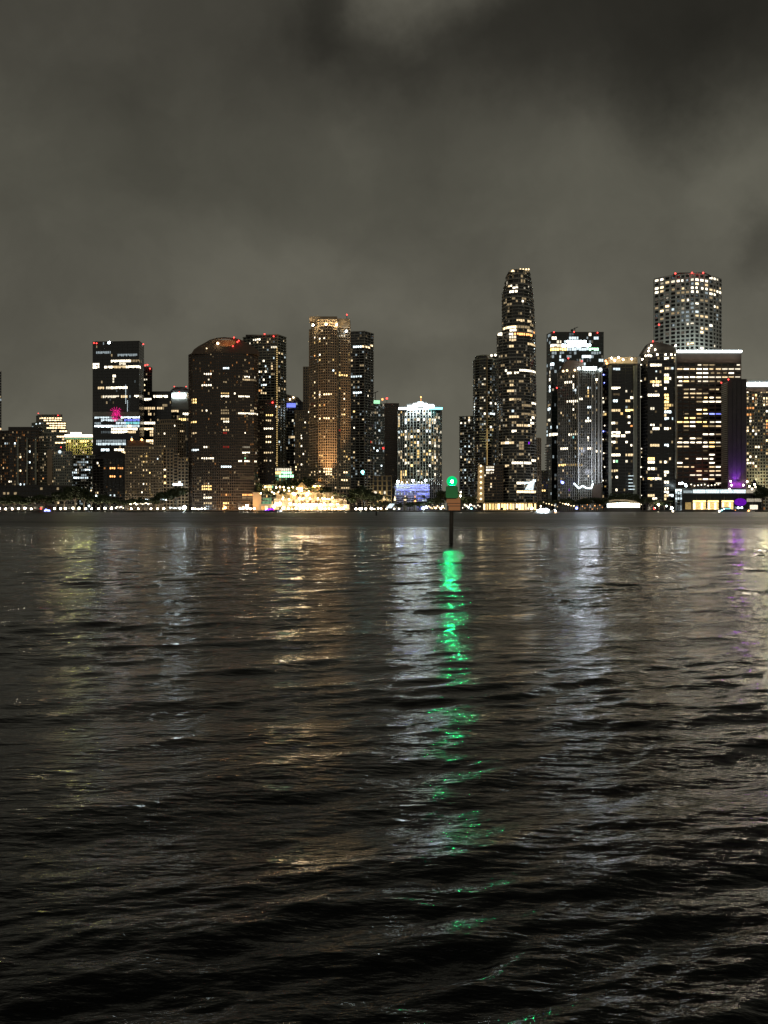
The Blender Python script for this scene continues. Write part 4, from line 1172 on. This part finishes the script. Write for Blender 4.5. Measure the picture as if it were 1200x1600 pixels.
def tent(x0, x1, y0, y1, Y, parent, mat='canvas'):
    a, b_ = W(x0, y1, Y), W(x1, y1, Y)
    ax, az = (a[0] + b_[0]) / 2, Zat(y0, Y)
    dd = (b_[0] - a[0])
    vs = [(a[0], Y, a[2]), (b_[0], Y, a[2]), (b_[0], Y + dd * .6, a[2]), (a[0], Y + dd * .6, a[2]), (ax, Y + dd * .3, az),
          (a[0], Y, a[2] - .5), (b_[0], Y, a[2] - .5), (b_[0], Y + dd * .6, a[2] - .5), (a[0], Y + dd * .6, a[2] - .5)]
    fs = [(0, 1, 4), (1, 2, 4), (2, 3, 4), (3, 0, 4), (5, 6, 1, 0), (6, 7, 2, 1), (7, 8, 3, 2), (8, 5, 0, 3), (8, 7, 6, 5)]
    return part(parent, 'canopy', MB().add(vs, fs), M[mat])
tent(462, 481, 753, 762, 1222, g)
tent(486, 508, 753, 758.5, 1224, g)
for i in range(9):
    tent(457 + i * 7.1, 463 + i * 7.1, 784.2, 786.3, 1214.5, g)
tent(514, 521, 783.5, 786.2, 1214.5, g)
tent(523, 531, 783.5, 786.2, 1214.5, g)
for x, y, Y, p in ((420, 765, 1222, 2500), (440, 766, 1224, 3500), (456, 768, 1224, 3500), (470, 760, 1220, 4500), (471, 766, 1222, 4000), (494, 758, 1226, 4500), (448, 778, 1220, 2600), (470, 779, 1220, 3200), (495, 779, 1220, 2600), (518, 779, 1220, 2600),
                   (440, 788, 1214, 1500), (462, 788, 1213, 1500), (485, 788, 1213, 1500), (505, 788, 1213, 1500), (527, 788, 1213, 1300), (410, 790, 1214, 700)):
    plight(x, y, Y, (1, .60, .18), p * .22)
b = tower('low_building', 'small glass building with arched yellow rooms left of the golden terraces', [([(407, 1238), (433, 1236)], None, 757)], bw=3, fh=5, style='glass', frame='olive', glass='glassg', depth=10,
          lits=S(9, '190-250,195,y3;180-250,225,y3;180-260,290,g1;180-260,330,g1;270-310,240,y2'), rnd=(.25, 'yg', (0, 1, 2)))
b = tower('low_building', 'long pale loggia at the right end of the golden terraces', [([(500, 1246), (552, 1246)], None, 764)], bw=5, fh=6, style='grid', frame='tan', depth=8, rnd=(.03, 'w', (1,)))

# ================================================================== trees
def leaf_cloud(mb, rr, cx, cy, cz, rx, rz, n, s):
    for _ in range(n):
        while True:
            p = Vector((rr.uniform(-1, 1), rr.uniform(-1, 1), rr.uniform(-1, 1)))
            if .15 < p.length < 1:
                break
        q = p * (0.72 + .28 * rr.random()) if p.length > .6 else p
        c = Vector((cx + q.x * rx, cy + q.y * rx, cz + q.z * rz))
        u = Vector((rr.gauss(0, 1), rr.gauss(0, 1), rr.gauss(0, 1))).normalized()
        v = u.cross(Vector((rr.gauss(0, 1), rr.gauss(0, 1), rr.gauss(0, 1)))).normalized()
        k = s * rr.uniform(.6, 1.3)
        mb.add([c - u * k, c + v * k * .6, c + u * k, c - v * k * .6], [(0, 1, 2, 3)])


def make_tree(name, h, r_, seed, clumps=9):
    rr = random.Random(seed)
    root = empty(name, (0, 0, 0))
    tr, cr_ = MB(), MB()
    tr.tube((0, 0, -.3), (.2, 0, h * .45), .38, .24, 7)
    for i in range(clumps):
        a = i * 2.4
        q = r_ * .62 * math.sqrt((i + .5) / clumps)
        z = h * (.50 + .34 * rr.random())
        x, y = q * math.cos(a), q * math.sin(a)
        tr.tube((.2, 0, h * .36), (x, y, z), .16, .05, 5)
        leaf_cloud(cr_, rr, x, y, z + h * .05, r_ * rr.uniform(.34, .5), h * rr.uniform(.12, .2), 120, .62)
    part(root, 'trunk', tr, M['bark'])
    part(root, 'crown', cr_, M['leaf'])
    return root


def make_palm(name, h, seed):
    rr = random.Random(seed)
    root = empty(name, (0, 0, 0))
    tr, cr_ = MB(), MB()
    lean = rr.uniform(-.6, .6)
    for i in range(5):
        z0_, z1_ = h * i / 5 - .2 * (i == 0), h * (i + 1) / 5
        tr.tube((lean * (i / 5) ** 2, 0, z0_), (lean * ((i + 1) / 5) ** 2, 0, z1_), .24 - .02 * i, .22 - .02 * i, 6)
    for k in range(18):
        a = k * 2.399
        up = rr.uniform(-.1, 1.0)
        p = Vector((lean, 0, h))
        d = Vector((math.cos(a), math.sin(a), up)).normalized()
        side = Vector((-math.sin(a), math.cos(a), 0))
        for s_ in range(5):
            q = p + d * .62
            w0, w1 = .55 * (1 - abs(s_ - 1.5) / 5), .55 * (1 - abs(s_ - .5) / 5)
            if s_ == 4: w1 = .05
            cr_.add([p - side * w0 - Vector((0, 0, .16)), p, q, q - side * w1 - Vector((0, 0, .16))], [(0, 1, 2, 3)])
            cr_.add([p + side * w0 - Vector((0, 0, .16)), p, q, q + side * w1 - Vector((0, 0, .16))], [(3, 2, 1, 0)])
            p = q
            d = (d + Vector((0, 0, -.32))).normalized()
    part(root, 'trunk', tr, M['bark'])
    part(root, 'crown', cr_, M['palm'])
    return root


def copy_tree(o):
    c = o.copy()
    col.objects.link(c)
    for ch in list(o.children):
        d = ch.copy()
        d.parent = c
        col.objects.link(d)
    return c


protos = [make_tree('broadleaf_tree', 10, 5.5, 1), make_tree('broadleaf_tree', 10, 6.5, 2, 11), make_tree('broadleaf_tree', 10, 4.6, 3, 8)]
palmp = [make_palm('palm_tree', 10, 4), make_palm('palm_tree', 10, 9)]
used = set()


def plant(px, ytop, Y, kind, label, group=None, wide=1.0):
    src = palmp[kind - 10] if kind >= 10 else protos[kind]
    o = src if kind not in used else copy_tree(src)
    used.add(kind)
    hgt = Zat(ytop, Y) - GZ
    s_ = hgt / (10.4 if kind >= 10 else 9.6)
    o.location = ((px - 600) * Y / F, Y, GZ)
    o.scale = (s_ * wide, s_ * wide, s_)
    o.rotation_euler = (0, 0, rng.uniform(0, 6.28))
    tag(o, label, 'tree', group)
    return o


GA = 'dark trees along the left shore'
for x, y, k, w in ((6, 777, 0, 1.2), (22, 774, 1, 1.1), (36, 779, 2, 1.2), (52, 772, 0, 1.1), (70, 776, 1, 1.1), (88, 770, 2, 1.1), (100, 763, 0, 1.1), (118, 761, 1, 1.0), (131, 765, 2, 1.0), (143, 772, 0, 1.0)):
    plant(x, y, 1212 + (x % 5), k, 'dark leafy tree of the row under the leftmost condos', GA, w)
GB = 'dark trees below the brown condos'
for x, y, k, w in ((157, 774, 1, 1.1), (172, 777, 2, 1.1), (188, 778, 0, 1.1), (204, 780, 1, 1.2), (222, 778, 2, 1.2), (240, 776, 0, 1.1), (254, 770, 1, .9)):
    plant(x, y, 1216 + (x % 4), k, 'dark leafy tree of the row below the low brown condos', GB, w)
plant(275, 762, 1212, 1, 'big round black tree on the shore left of the arched-roof condo', None, .85)
GC = 'dark trees beside the golden terraces'
for x, y, k, w in ((412, 753, 0, .6), (431, 752, 2, .6), (450, 751, 1, .6), (459, 749, 0, .6), (477, 748, 2, .7), (486, 750, 1, .6), (508, 754, 0, .6)):
    plant(x, y, 1240 + (x % 5), k, 'dark tree rising behind the golden restaurant terraces', GC, w)
GD = 'dark trees right of the golden terraces'
for x, y, k, w in ((549, 772, 0, .9), (558, 765, 1, .8), (566, 760, 2, .8), (574, 764, 0, .9), (583, 771, 1, .9)):
    plant(x, y, 1225 + (x % 5), k, 'dark tree of the clump just right of the golden terraces', GD, w)
GE = 'low trees in the middle gap'
for x, y, k, w in ((596, 785, 1, 1.3), (609, 783, 0, 1.2), (624, 786, 2, 1.3), (640, 784, 0, 1.2), (655, 784, 1, 1.2), (672, 779, 2, 1.1), (683, 776, 0, 1.0), (694, 768, 1, .8), (713, 766, 2, .8), (724, 775, 0, .9), (735, 778, 1, 1.0)):
    plant(x, y, 1222 + (x % 6), k, 'low dark tree of the row behind the channel marker', GE, w)
GF = 'trees at the foot of the right-hand towers'
for x, y, k, w in ((762, 781, 2, 1.2), (778, 783, 0, 1.2), (795, 782, 1, 1.2), (812, 783, 2, 1.2), (829, 781, 0, 1.1)):
    plant(x, y, 1236 + (x % 3), k, 'dark tree showing above the long golden restaurant front', GF, w)
GG_ = 'trees below the grey gridded tower'
for x, y, k, w in ((848, 783, 1, 1.1), (861, 781, 0, 1.1), (876, 780, 2, 1.1), (890, 779, 1, 1.1), (904, 778, 0, 1.1), (918, 779, 2, 1.1), (932, 778, 1, 1.1), (943, 778, 0, 1.0)):
    plant(x, y, 1222 + (x % 5), k, 'dark tree of the row below the tower with the zigzag', GG_, w)
GH = 'trees behind the white marquee'
for x, y, k, w in ((956, 774, 2, 1.0), (968, 770, 0, 1.0), (980, 771, 1, 1.0), (992, 773, 2, 1.0), (1004, 776, 0, 1.0)):
    plant(x, y, 1240 + (x % 5), k, 'dark tree standing behind the white marquee', GH, w)
plant(1192, 757, 1228, 0, 'black tree at the right edge beside the golden-floored pavilion', None, .75)
plant(1180, 752, 1262, 2, 'taller dark tree rising behind the right end of the pavilion', None, .6)
plant(1017, 780, 1219, 1, 'low dark tree just right of the white marquee', None, 1.2)
plant(1038, 783, 1219, 2, 'low dark tree between the marquee and the glass stair tower', None, 1.3)
GP = 'palms along the middle shore'
for x, y, k in ((592, 779, 10), (603, 775, 11), (632, 777, 10), (648, 778, 11), (664, 776, 10), (678, 779, 11), (730, 776, 10), (741, 775, 11)):
    plant(x, y, 1214 + x % 3, k, 'slender palm on the shore in the middle gap', GP)
GQ = 'palms in front of the restaurants'
for x, y, k in ((440, 768, 10), (466, 772, 11), (503, 766, 10), (524, 770, 11), (536, 772, 10)):
    plant(x, y, 1217 + x % 3, k, 'palm standing among the golden terrace lamps', GQ)
GR = 'palms before the right-hand restaurants'
for x, y, k in ((856, 780, 10), (872, 782, 11), (898, 781, 10), (925, 782, 11), (1010, 783, 10), (1030, 781, 11), (1048, 782, 10)):
    plant(x, y, 1213 + x % 3, k, 'low palm by the shore below the right-hand towers', GR)

# ================================================================== lamps along the water's edge
def make_lamp(name, c, l, r=1.15, h=2.1):
    root = empty(name, (0, 0, 0))
    part(root, 'pole', MB().tube((0, 0, -.3), (0, 0, h), .09, .06, 6), M['black'])
    part(root, 'base', MB().tube((0, 0, 0), (0, 0, .35), .22, .14, 8), M['black'])
    part(root, 'lamp_globe', MB().ball((0, 0, h + r * .6), r, 10, 7), lit(c, l, True))
    return root


lamp_protos = {}


def lamp(px, py, c='n', l=5, r=.95, label='', group=None, Y=1207, name='street_lamp'):
    key = (c, l, r, name)
    hh = 2.1
    if key in lamp_protos:
        o = copy_tree(lamp_protos[key])
    else:
        o = make_lamp(name, c, l, r, hh)
        lamp_protos[key] = o
    z = Zat(py, Y) - (hh + r * .6)
    # a taller post is the same lamp stretched on a plinth: scale the pole only
    zg = GZ
    o.location = ((px - 600) * Y / F, Y, zg)
    if z > zg + .4:
        for ch in o.children:
            if ch.name.startswith('lamp_globe'):
                ch.location.z = z - zg
            elif ch.name.startswith('pole'):
                ch.scale.z = (hh + z - zg) / hh
    else:
        for ch in o.children:
            ch.location.z = 0
            ch.scale.z = 1
    q = rng.uniform(.8, 1.15)
    for ch in o.children:
        if ch.name.startswith('lamp_globe'):
            ch.scale = (q, q, q)
    tag(o, label, 'street lamp', group)
    return o


for x in (-1, 9, 19, 29, 39, 49):
    lamp(x, 795.4, label='white globe lamp of the promenade row left of the blue boat', group='promenade lamps left of the blue boat')
for x in (85, 94.5, 102.5, 114, 123.5, 134, 143.5, 154, 164, 174):
    lamp(x, 795.4, label='white globe lamp of the promenade row right of the blue boat', group='promenade lamps right of the blue boat')
for x in (205, 216, 236, 246, 256):
    lamp(x, 795.4, label='white globe lamp of the row left of the big round tree', group='promenade lamps by the parking')
for x in (301, 305, 310, 315, 320):
    lamp(x, 796.6, r=.8, label='small globe lamp of the tight row left below the arched condo', group='lamps at the left foot of the arched-roof condo')
for x in (375, 380, 386, 391, 397):
    lamp(x, 796.4, r=.95, label='globe lamp of the bright row right below the arched condo', group='lamps at the right foot of the arched-roof condo')
for x in (450.5, 456.3, 462.5, 469, 475, 480.5, 487):
    lamp(x, 796.6, 'w', r=.9, label='golden globe lamp, left half of the row below the terraces', group='lamps under the terraces, left half')
for x in (503.5, 508.3, 514, 519, 524, 528, 532, 536.5):
    lamp(x, 796.6, 'w', r=.85, label='golden globe lamp, tight right half of the row below the terraces', group='lamps under the terraces, right half')
for x, y in ((556, 796), (562, 795), (564.5, 797), (571.5, 796.5), (580, 796.5)):
    lamp(x, y, r=1.25, label='big pinkish lamp on the shore by the dark tree clump', group='lamps by the dark tree clump')
for x, y in ((585, 796.5), (591, 797), (595.5, 796.5), (604, 797), (616, 796.5), (623.5, 797)):
    lamp(x, y, l=4, r=.8, label='small dim shore lamp left of the channel marker', group='small lamps left of the marker')
lamp(661.5, 796, 'c', r=1.5, label='large icy-white lamp on the shore just left of the green channel marker')
lamp(666, 792, 'c', r=1.4, label='icy-white lamp set a little higher right of the large one')
lamp(288, 794, 'c', r=2.0, Y=1209, label='bright white lamp beside the big round tree')
lamp(281, 795.5, 'c', l=4, r=.9, Y=1209, label='dimmer white lamp under the right side of the big round tree')
lamp(150, 780.5, 'c', r=1.5, Y=1214, label='tall cool-white lamp below the dark peaked condo')
lamp(149.8, 775, 'c', l=4, r=1.2, Y=1218, label='smaller cool lamp set behind and above the tall cool-white one')
lamp(139, 790, 'c', l=4, r=1.1, Y=1212, label='cool-white lamp low in front of the dark trees')
lamp(137, 776, 'c', l=4, r=1.0, Y=1214, label='tall dim lamp in the dark trees left of the peaked condo')
lamp(352, 793, 'o', r=1.5, label='orange lamp at the middle foot of the arched-roof condo')
lamp(349, 796.5, 'o', l=4, r=1.3, label='lower orange lamp beside the brighter orange one')
lamp(386, 791, r=1.5, Y=1209, label='brightest lamp above the row at the right foot of the arched-roof condo')
lamp(719.5, 774.5, 'n', r=1.1, Y=1216, label='tall white lamp right behind the orange board of the channel marker')
lamp(720, 768.5, 'n', l=4, r=.9, Y=1219, label='small upper lamp right of the green channel marker')
lamp(566.5, 738, 't', l=4, r=1.8, Y=1232, label='very tall teal-white lamp before the dark slab tower', name='street_lamp')
lamp(831, 797.3, 'n', r=1.3, label='white lamp at the right end of the long golden restaurant front')
lamp(1023, 793.5, 'n', r=.9, Y=1212, label='white lamp in the dark garden right of the marquee')
lamp(1029, 788.5, 'n', r=1.3, Y=1212, label='higher white lamp in the dark garden right of the marquee')
lamp(1041, 790, 'c', l=4, r=1.1, Y=1212, label='cool lamp midway between the marquee and the pavilion')
lamp(1022.5, 795.7, 'r', l=4, r=1.2, Y=1209, label='red lamp on the shore right of the marquee')
lamp(1049.5, 795, 'n', r=1.2, Y=1208, label='white lamp at the water left of the pavilion')
# parked cars' and paths' small lamps: bollards in little clusters
def bollards(pts, label, group, c='c', l=4, r=.7, Y=1211):
    for x, y in pts:
        lamp(x, y, c, rng.choice((2, 3, 3, l)) if l > 3 else l, r * rng.choice((.75, 1)), label, group, Y, 'path_light')


bollards(C9() or [(220 + i * 2.6, 780.3 + (i % 3) * .3) for i in range(16)], 'small cool light of the upper row behind the parking lamps', 'upper row of path lights', 'c', 4, .65, 1219)
bollards([(204 + i * 2.3, 787.5 - (i % 4) * .5) for i in range(15)], 'small pale light of the middle row behind the parking lamps', 'middle row of path lights', 'n', 4, .75, 1216)
bollards([(181 + i * 1.9, 793.5 - (i % 3) * 1.2) for i in range(7)], 'tiny light in the pile between the promenade lamps', 'tiny lights between the promenade lamps', 'n', 4, .7, 1210)
bollards([(266 + i * 2.4, 793.5) for i in range(6)], 'tiny light in the row under the big round tree', 'tiny lights under the big tree', 'c', 4, .6, 1209)
bollards([(670 + i * 2.7, 790.5 + (i * 7 % 5)) for i in range(10)], 'small warm light of the cluster left of the channel marker', 'warm lights left of the marker', 'w', 4, 1.0, 1210)
bollards([(723 + i * 3.0, 793 - (i * 5 % 7) * .8) for i in range(10)], 'small white light of the cluster right of the channel marker', 'white lights right of the marker', 'n', 4, 1.0, 1210)
bollards([(845 + i * 4.3, 791 - (i * 5 % 6) * 1.2) for i in range(13)], 'small warm light of the scatter below the gridded tower', 'warm lights below the gridded tower', 'w', 4, .75, 1212)
bollards([(906 + i * 3.9, 796 - (i * 3 % 5) * 1.8) for i in range(10)], 'small orange light in the scatter left of the marquee', 'orange lights left of the marquee', 'o', 4, .6, 1209)
bollards([(1086 + i * 6.1, 797.2 - (i % 2) * .8) for i in range(9)], 'small light at the water in front of the pavilion', 'lights before the pavilion', 'w', 3, .6, 1208)
lamp(901, 796.5, 'b', l=4, r=1.4, Y=1208, label='blue-violet lamp on the shore below the gridded tower')
lamp(64, 795.7, 'r', l=4, r=1.0, Y=1208, label='red lamp at the water left of the blue-lit boat')
lamp(736.5, 794.5, 't', l=4, r=1.1, Y=1208, label='teal lamp on the shore right of the channel marker')

# three white-lit spires in front of the blue block, drawn as glowing cones
def cone(px, y0, y1, c, label, l=3):
    r0 = empty('light_fountain', W(px, y1, 1228))
    tag(r0, label, 'fountain')
    part(r0, 'cone_body', MB().tube(W(px, y1, 1228), W(px, y0, 1228), 1.3, .12, 8), lit(c, l))
    part(r0, 'cone_base', MB().tube((W(px, y1, 1228)[0], 1228, GZ), W(px, y1 + .1, 1228), 2.2, 2.0, 12), M['grey'])
cone(617, 775, 782, 'w', 'leftmost white lit cone before the blue-lit block')
cone(633, 774, 782, 'w', 'middle white lit cone before the blue-lit block')
cone(648.5, 774, 784, 'o', 'rightmost lit cone with an orange foot before the blue-lit block')
bt = empty('white_ramp', W(609, 797, 1216))
bt.location.z = GZ
bt['_w'] = list(bt.location)
tag(bt, 'slanting white lit boat shape on the shore between the palms', 'ramp')
part(bt, 'panel', MB().profile([(603, 794), (612, 794), (617, 787), (609, 787)], 1216, 1.5), lit('c', 2))
part(bt, 'support', MB().profile([(604, 798.3), (614, 798.3), (613, 794), (604, 794)], 1216.2, 1.2), M['black'])

# ================================================================== boats
def boat(px, Y, length, label, hull='hull', cabin=True, lamps=(), rot=0.0, name='motor_boat', cab_lit=None):
    """hull lofted along x, centred, floating at the waterline"""
    root = empty(name, ((px - 600) * Y / F, Y, 0))
    tag(root, label, 'boat')
    X0 = root.location.x
    mb = MB()
    sec = []
    n = 9
    for i in range(n):
        t = i / (n - 1)
        x = (t - .5) * length
        wdt = length * .15 * (1 - max(0, (t - .55) / .45) ** 2.2) + .02
        sh_ = 0.9 + .5 * t ** 2
        sc_ = length / 10
        sec.append([(X0 + x, Y - wdt, sh_ * sc_), (X0 + x, Y - wdt * .75, -.1), (X0 + x, Y, -.45 * sc_), (X0 + x, Y + wdt * .75, -.1), (X0 + x, Y + wdt, sh_ * sc_)])
    vs = [p for s_ in sec for p in s_]
    fs = []
    for i in range(n - 1):
        for j in range(4):
            a = i * 5 + j
            fs.append((a, a + 5, a + 6, a + 1))
        fs.append((i * 5 + 4, i * 5 + 9, i * 5 + 5, i * 5))
    fs.append((0, 1, 2, 3, 4))
    mb.add(vs, fs)
    part(root, 'hull', mb, M[hull])
    sc_ = length / 10
    if cabin:
        part(root, 'cabin', MB().add([(X0 + a * sc_, Y + b_ * sc_, z * sc_) for a, b_, z in ((-2.6, -1, .9), (2.2, -1, .9), (2.2, 1, .9), (-2.6, 1, .9), (-2.3, -.85, 2.3), (1.2, -.85, 2.3), (1.2, .85, 2.3), (-2.3, .85, 2.3))],
                                     [(3, 2, 1, 0), (4, 5, 6, 7), (0, 1, 5, 4), (1, 2, 6, 5), (2, 3, 7, 6), (3, 0, 4, 7)]), M[hull])
        part(root, 'cabin_roof', MB().box(X0 - 2.7 * sc_, X0 + 1.6 * sc_, Y - 1.05 * sc_, Y + 1.05 * sc_, 2.31 * sc_, 2.45 * sc_), M['hull'])
        if cab_lit:
            part(root, 'cabin_window', MB().box(X0 - 2.0 * sc_, X0 + 1.4 * sc_, Y - 1.08 * sc_, Y - .98 * sc_, 1.4 * sc_, 2.0 * sc_), lit(*cab_lit))
    for dx, z, c, l, r in lamps:
        part(root, 'boat_lamp', MB().ball((X0 + dx, Y - .18 * length, z), r, 10, 6), lit(c, l, l >= 5))
    return root


bl = [(dx, z, 'c', 5, r) for dx, z, r in ((-6, 2.2, .38), (-5, 1.7, .5), (-3.6, 2.0, .55), (-2.2, 1.8, .55), (-1, 2.2, .4), (0.2, 1.4, .6), (1.4, 1.9, .5), (2.4, 2.3, .35), (-4.4, 2.6, .28), (-2.8, 1.1, .4), (1.2, .9, .4))]
boat(851, 760, 15, 'ferry blazing with white floodlights on the water right of the tallest curved tower', 'hull', True, bl, name='ferry', cab_lit=('c', 3))
boat(866.5, 780, 8, 'smaller boat with one pinkish-white lamp right of the floodlit ferry', 'hull', True, [(0, 1.7, 'n', 5, .75), (.3, .8, 'o', 4, .55)])
boat(74, 1120, 9, 'small boat lit bright blue off the left promenade', 'hull', True, [(-1, 2.6, 'b', 4, .9), (1, 1.8, 'b', 4, 1.0), (2.6, 1.6, 'b', 4, .9), (-2, 1.5, 'b', 4, .9)], cab_lit=('b', 3))
boat(424, 1150, 18, 'dark yacht trimmed with purple light moored below the golden terraces', 'hullb', True, [(-6, 2.3, 'v', 4, .55), (-4.5, 3.2, 'b', 4, .55), (-3, 2.4, 'v', 4, .5), (-1, 3.3, 'v', 4, .5), (3, 2.2, 'p', 3, .5), (11, 1.2, 'c', 4, .8)], cab_lit=('v', 3))
boat(1136, 1150, 22, 'dark motor yacht with a teal-lit stern before the pavilion', 'hullb', True, [(-9, 1.2, 't', 4, .9), (-7, 2.2, 't', 4, .8), (-5, 3.4, 'c', 4, .5), (-10, .6, 'n', 4, .9), (8, 2, 'o', 3, .5)], cab_lit=('t', 2))
boat(1051, 1090, 5, 'tiny skiff with a white lamp left of the teal-lit yacht', 'hullb', False, [(0, 1.0, 'n', 4, .8)])
boat(1173, 1160, 9, 'small launch with an orange lamp at the right end of the pavilion', 'hull', True, [(-3, 1.4, 'o', 4, .9)])
# small dark stakes in the water
for x, y, Y in ((588, 806, 430),):
    o = MB().tube((W(x, y, Y)[0], Y, -1), (W(x, y, Y)[0], Y, 1.9), .35, .3).build('mooring_pile', M['wood'])
    tag(o, 'distant short dark pile in the water left of the green marker', 'pile')

# ================================================================== green channel marker, close to the camera
MY = 77.0
mk = empty('channel_marker', (((704.5) - 600) * MY / F, MY, 0))
tag(mk, 'green-lit channel marker on a dark pile, green board over orange planks', 'channel marker')
mx = mk.location.x


def mp_(px, py, Y=MY):
    return W(px, py, Y)


pile = MB()
pp = [(704.6, 862), (704.9, 840), (705.3, 815), (705.6, 798), (706, 776), (706.3, 760)]
for (xa, ya), (xb, yb) in zip(pp[:-1], pp[1:]):
    pile.tube(mp_(xa, ya), mp_(xb, yb + -.0), .145 + (ya - 800) * .0003, .145 + (yb - 800) * .0003, 14)
part(mk, 'pile', pile, M['wood'], 'dark wooden pile standing in the water')
# green square dayboards, one facing the camera and a second pair angled behind
dx = MB().profile([(696.6, 776.4), (698.4, 778.2), (714.2, 778.2), (715.4, 776.4), (715.4, 761), (713.8, 759.6), (697.8, 759.6), (696.6, 761)], MY - .42, .05)
part(mk, 'green_dayboard', dx, M['green'])
bz = MB()
xa, xb = mp_(696.6, 770, MY - .44), mp_(715.4, 770, MY - .44)
for x in (xa[0] + .015, xb[0] - .04):
    bz.box(x, x + .025, MY - .44, MY - .421, Zat(776.5, MY), Zat(761, MY))
part(mk, 'board_border', bz, M['green'])
part(mk, 'solar_panel', MB().add([mp_(699.5, 759.2, MY - .3), mp_(712.5, 759.2, MY - .3), mp_(712.5, 757.9, MY + .4), mp_(699.5, 757.9, MY + .4),
                                  mp_(699.5, 758.6, MY - .3), mp_(712.5, 758.6, MY - .3), mp_(712.5, 757.3, MY + .4), mp_(699.5, 757.3, MY + .4)],
                                 [(3, 2, 1, 0), (4, 5, 6, 7), (0, 1, 5, 4), (1, 2, 6, 5), (2, 3, 7, 6), (3, 0, 4, 7)]), M['black'])
# lantern: a small bright core inside an added glowing ball that imitates bloom
lc = mp_(706.2, 753.0)
part(mk, 'lantern_base', MB().tube((lc[0], MY, lc[2] - .42), (lc[0], MY, lc[2] - .26), .16, .22, 16), M['black'])
gm = new_mat('green_lamp')
gt = gm.node_tree
gt.nodes.clear()
ge = N(gt, 'ShaderNodeEmission')
ge.inputs[0].default_value = (.15, 1.0, .60, 1)
ge.inputs[1].default_value = 620
gl_ = N(gt, 'ShaderNodeOutputMaterial')
gt.links.new(ge.outputs[0], gl_.inputs[0])
gm.cycles.emission_sampling = 'FRONT'
lens = new_mat('green_bloom')  # halo of the lamp put into a see-through glowing material
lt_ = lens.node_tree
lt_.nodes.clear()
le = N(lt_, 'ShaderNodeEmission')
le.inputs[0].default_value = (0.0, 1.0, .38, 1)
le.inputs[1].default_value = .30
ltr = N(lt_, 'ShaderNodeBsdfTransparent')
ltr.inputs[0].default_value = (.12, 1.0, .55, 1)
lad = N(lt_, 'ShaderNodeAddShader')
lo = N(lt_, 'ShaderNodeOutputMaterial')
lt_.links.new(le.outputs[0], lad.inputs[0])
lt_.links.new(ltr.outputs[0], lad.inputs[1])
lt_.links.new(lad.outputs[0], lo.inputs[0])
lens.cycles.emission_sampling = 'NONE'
part(mk, 'lens', MB().ball((lc[0], MY, lc[2] + .04), .40, 20, 12, 1.0), lens, 'green ball added as bloom around the lamp')
part(mk, 'lamp_core', MB().ball((lc[0], MY, lc[2] + .03), .10, 12, 8, 1.2), gm)
# bracket between green board and orange boards
part(mk, 'bracket', MB().profile([(699, 779.6), (712, 779.6), (717, 777.2), (718.5, 779.6), (719, 780.6), (699, 780.6)], MY - .3, .35), M['orange'])
for x0, x1, y0, y1 in ((697.6, 719.3, 780.7, 786.0), (699.6, 719.3, 786.9, 790.2), (701.0, 719.0, 791.1, 797.4)):
    part(mk, 'orange_board', MB().profile([(x0, y1), (x1, y1), (x1, y0), (x0, y0)], MY - .34, .06), M['orange'])
part(mk, 'board_frame', MB().profile([(698.5, 796.5), (721.4, 796.5), (721.4, 782), (698.5, 782)], MY - .26, .12), M['black'])
part(mk, 'side_plate', MB().profile([(719.4, 797), (721.3, 797), (721.3, 781.5), (719.4, 781.5)], MY - .33, .5), M['black'])
# unseen fill spot over the water, added to brighten the orange boards
k_ = spot(640, 810, 62, mp_(709, 788), (1, .85, .65), 1300, 20)
k_.name = 'board_fill_light'


# ================================================================== which one of a row: ordinals read from the left
ORD = ['leftmost', 'second', 'third', 'fourth', 'fifth', 'sixth', 'seventh', 'eighth', 'ninth', 'tenth', 'eleventh', 'twelfth', 'thirteenth', 'fourteenth', 'fifteenth', 'sixteenth']
rows = {}
for o in list(scene.objects):
    if o.parent is None and o.get('group'):
        rows.setdefault(o['label'], []).append(o)
for lab, os_ in rows.items():
    if len(os_) < 2:
        continue
    os_.sort(key=lambda o: o.location.x / o.location.y)
    for i, o in enumerate(os_):
        o['label'] = (ORD[i] if i == 0 or i >= len(ORD) else 'rightmost' if i == len(os_) - 1 else ORD[i] + ' from left') + ' ' + lab
for o in list(scene.objects):
    if '_w' in o:
        del o['_w']
    if o.parent is None and o.get('label') and len(o['label'].split()) > 16:
        print('LONG', o['label'])
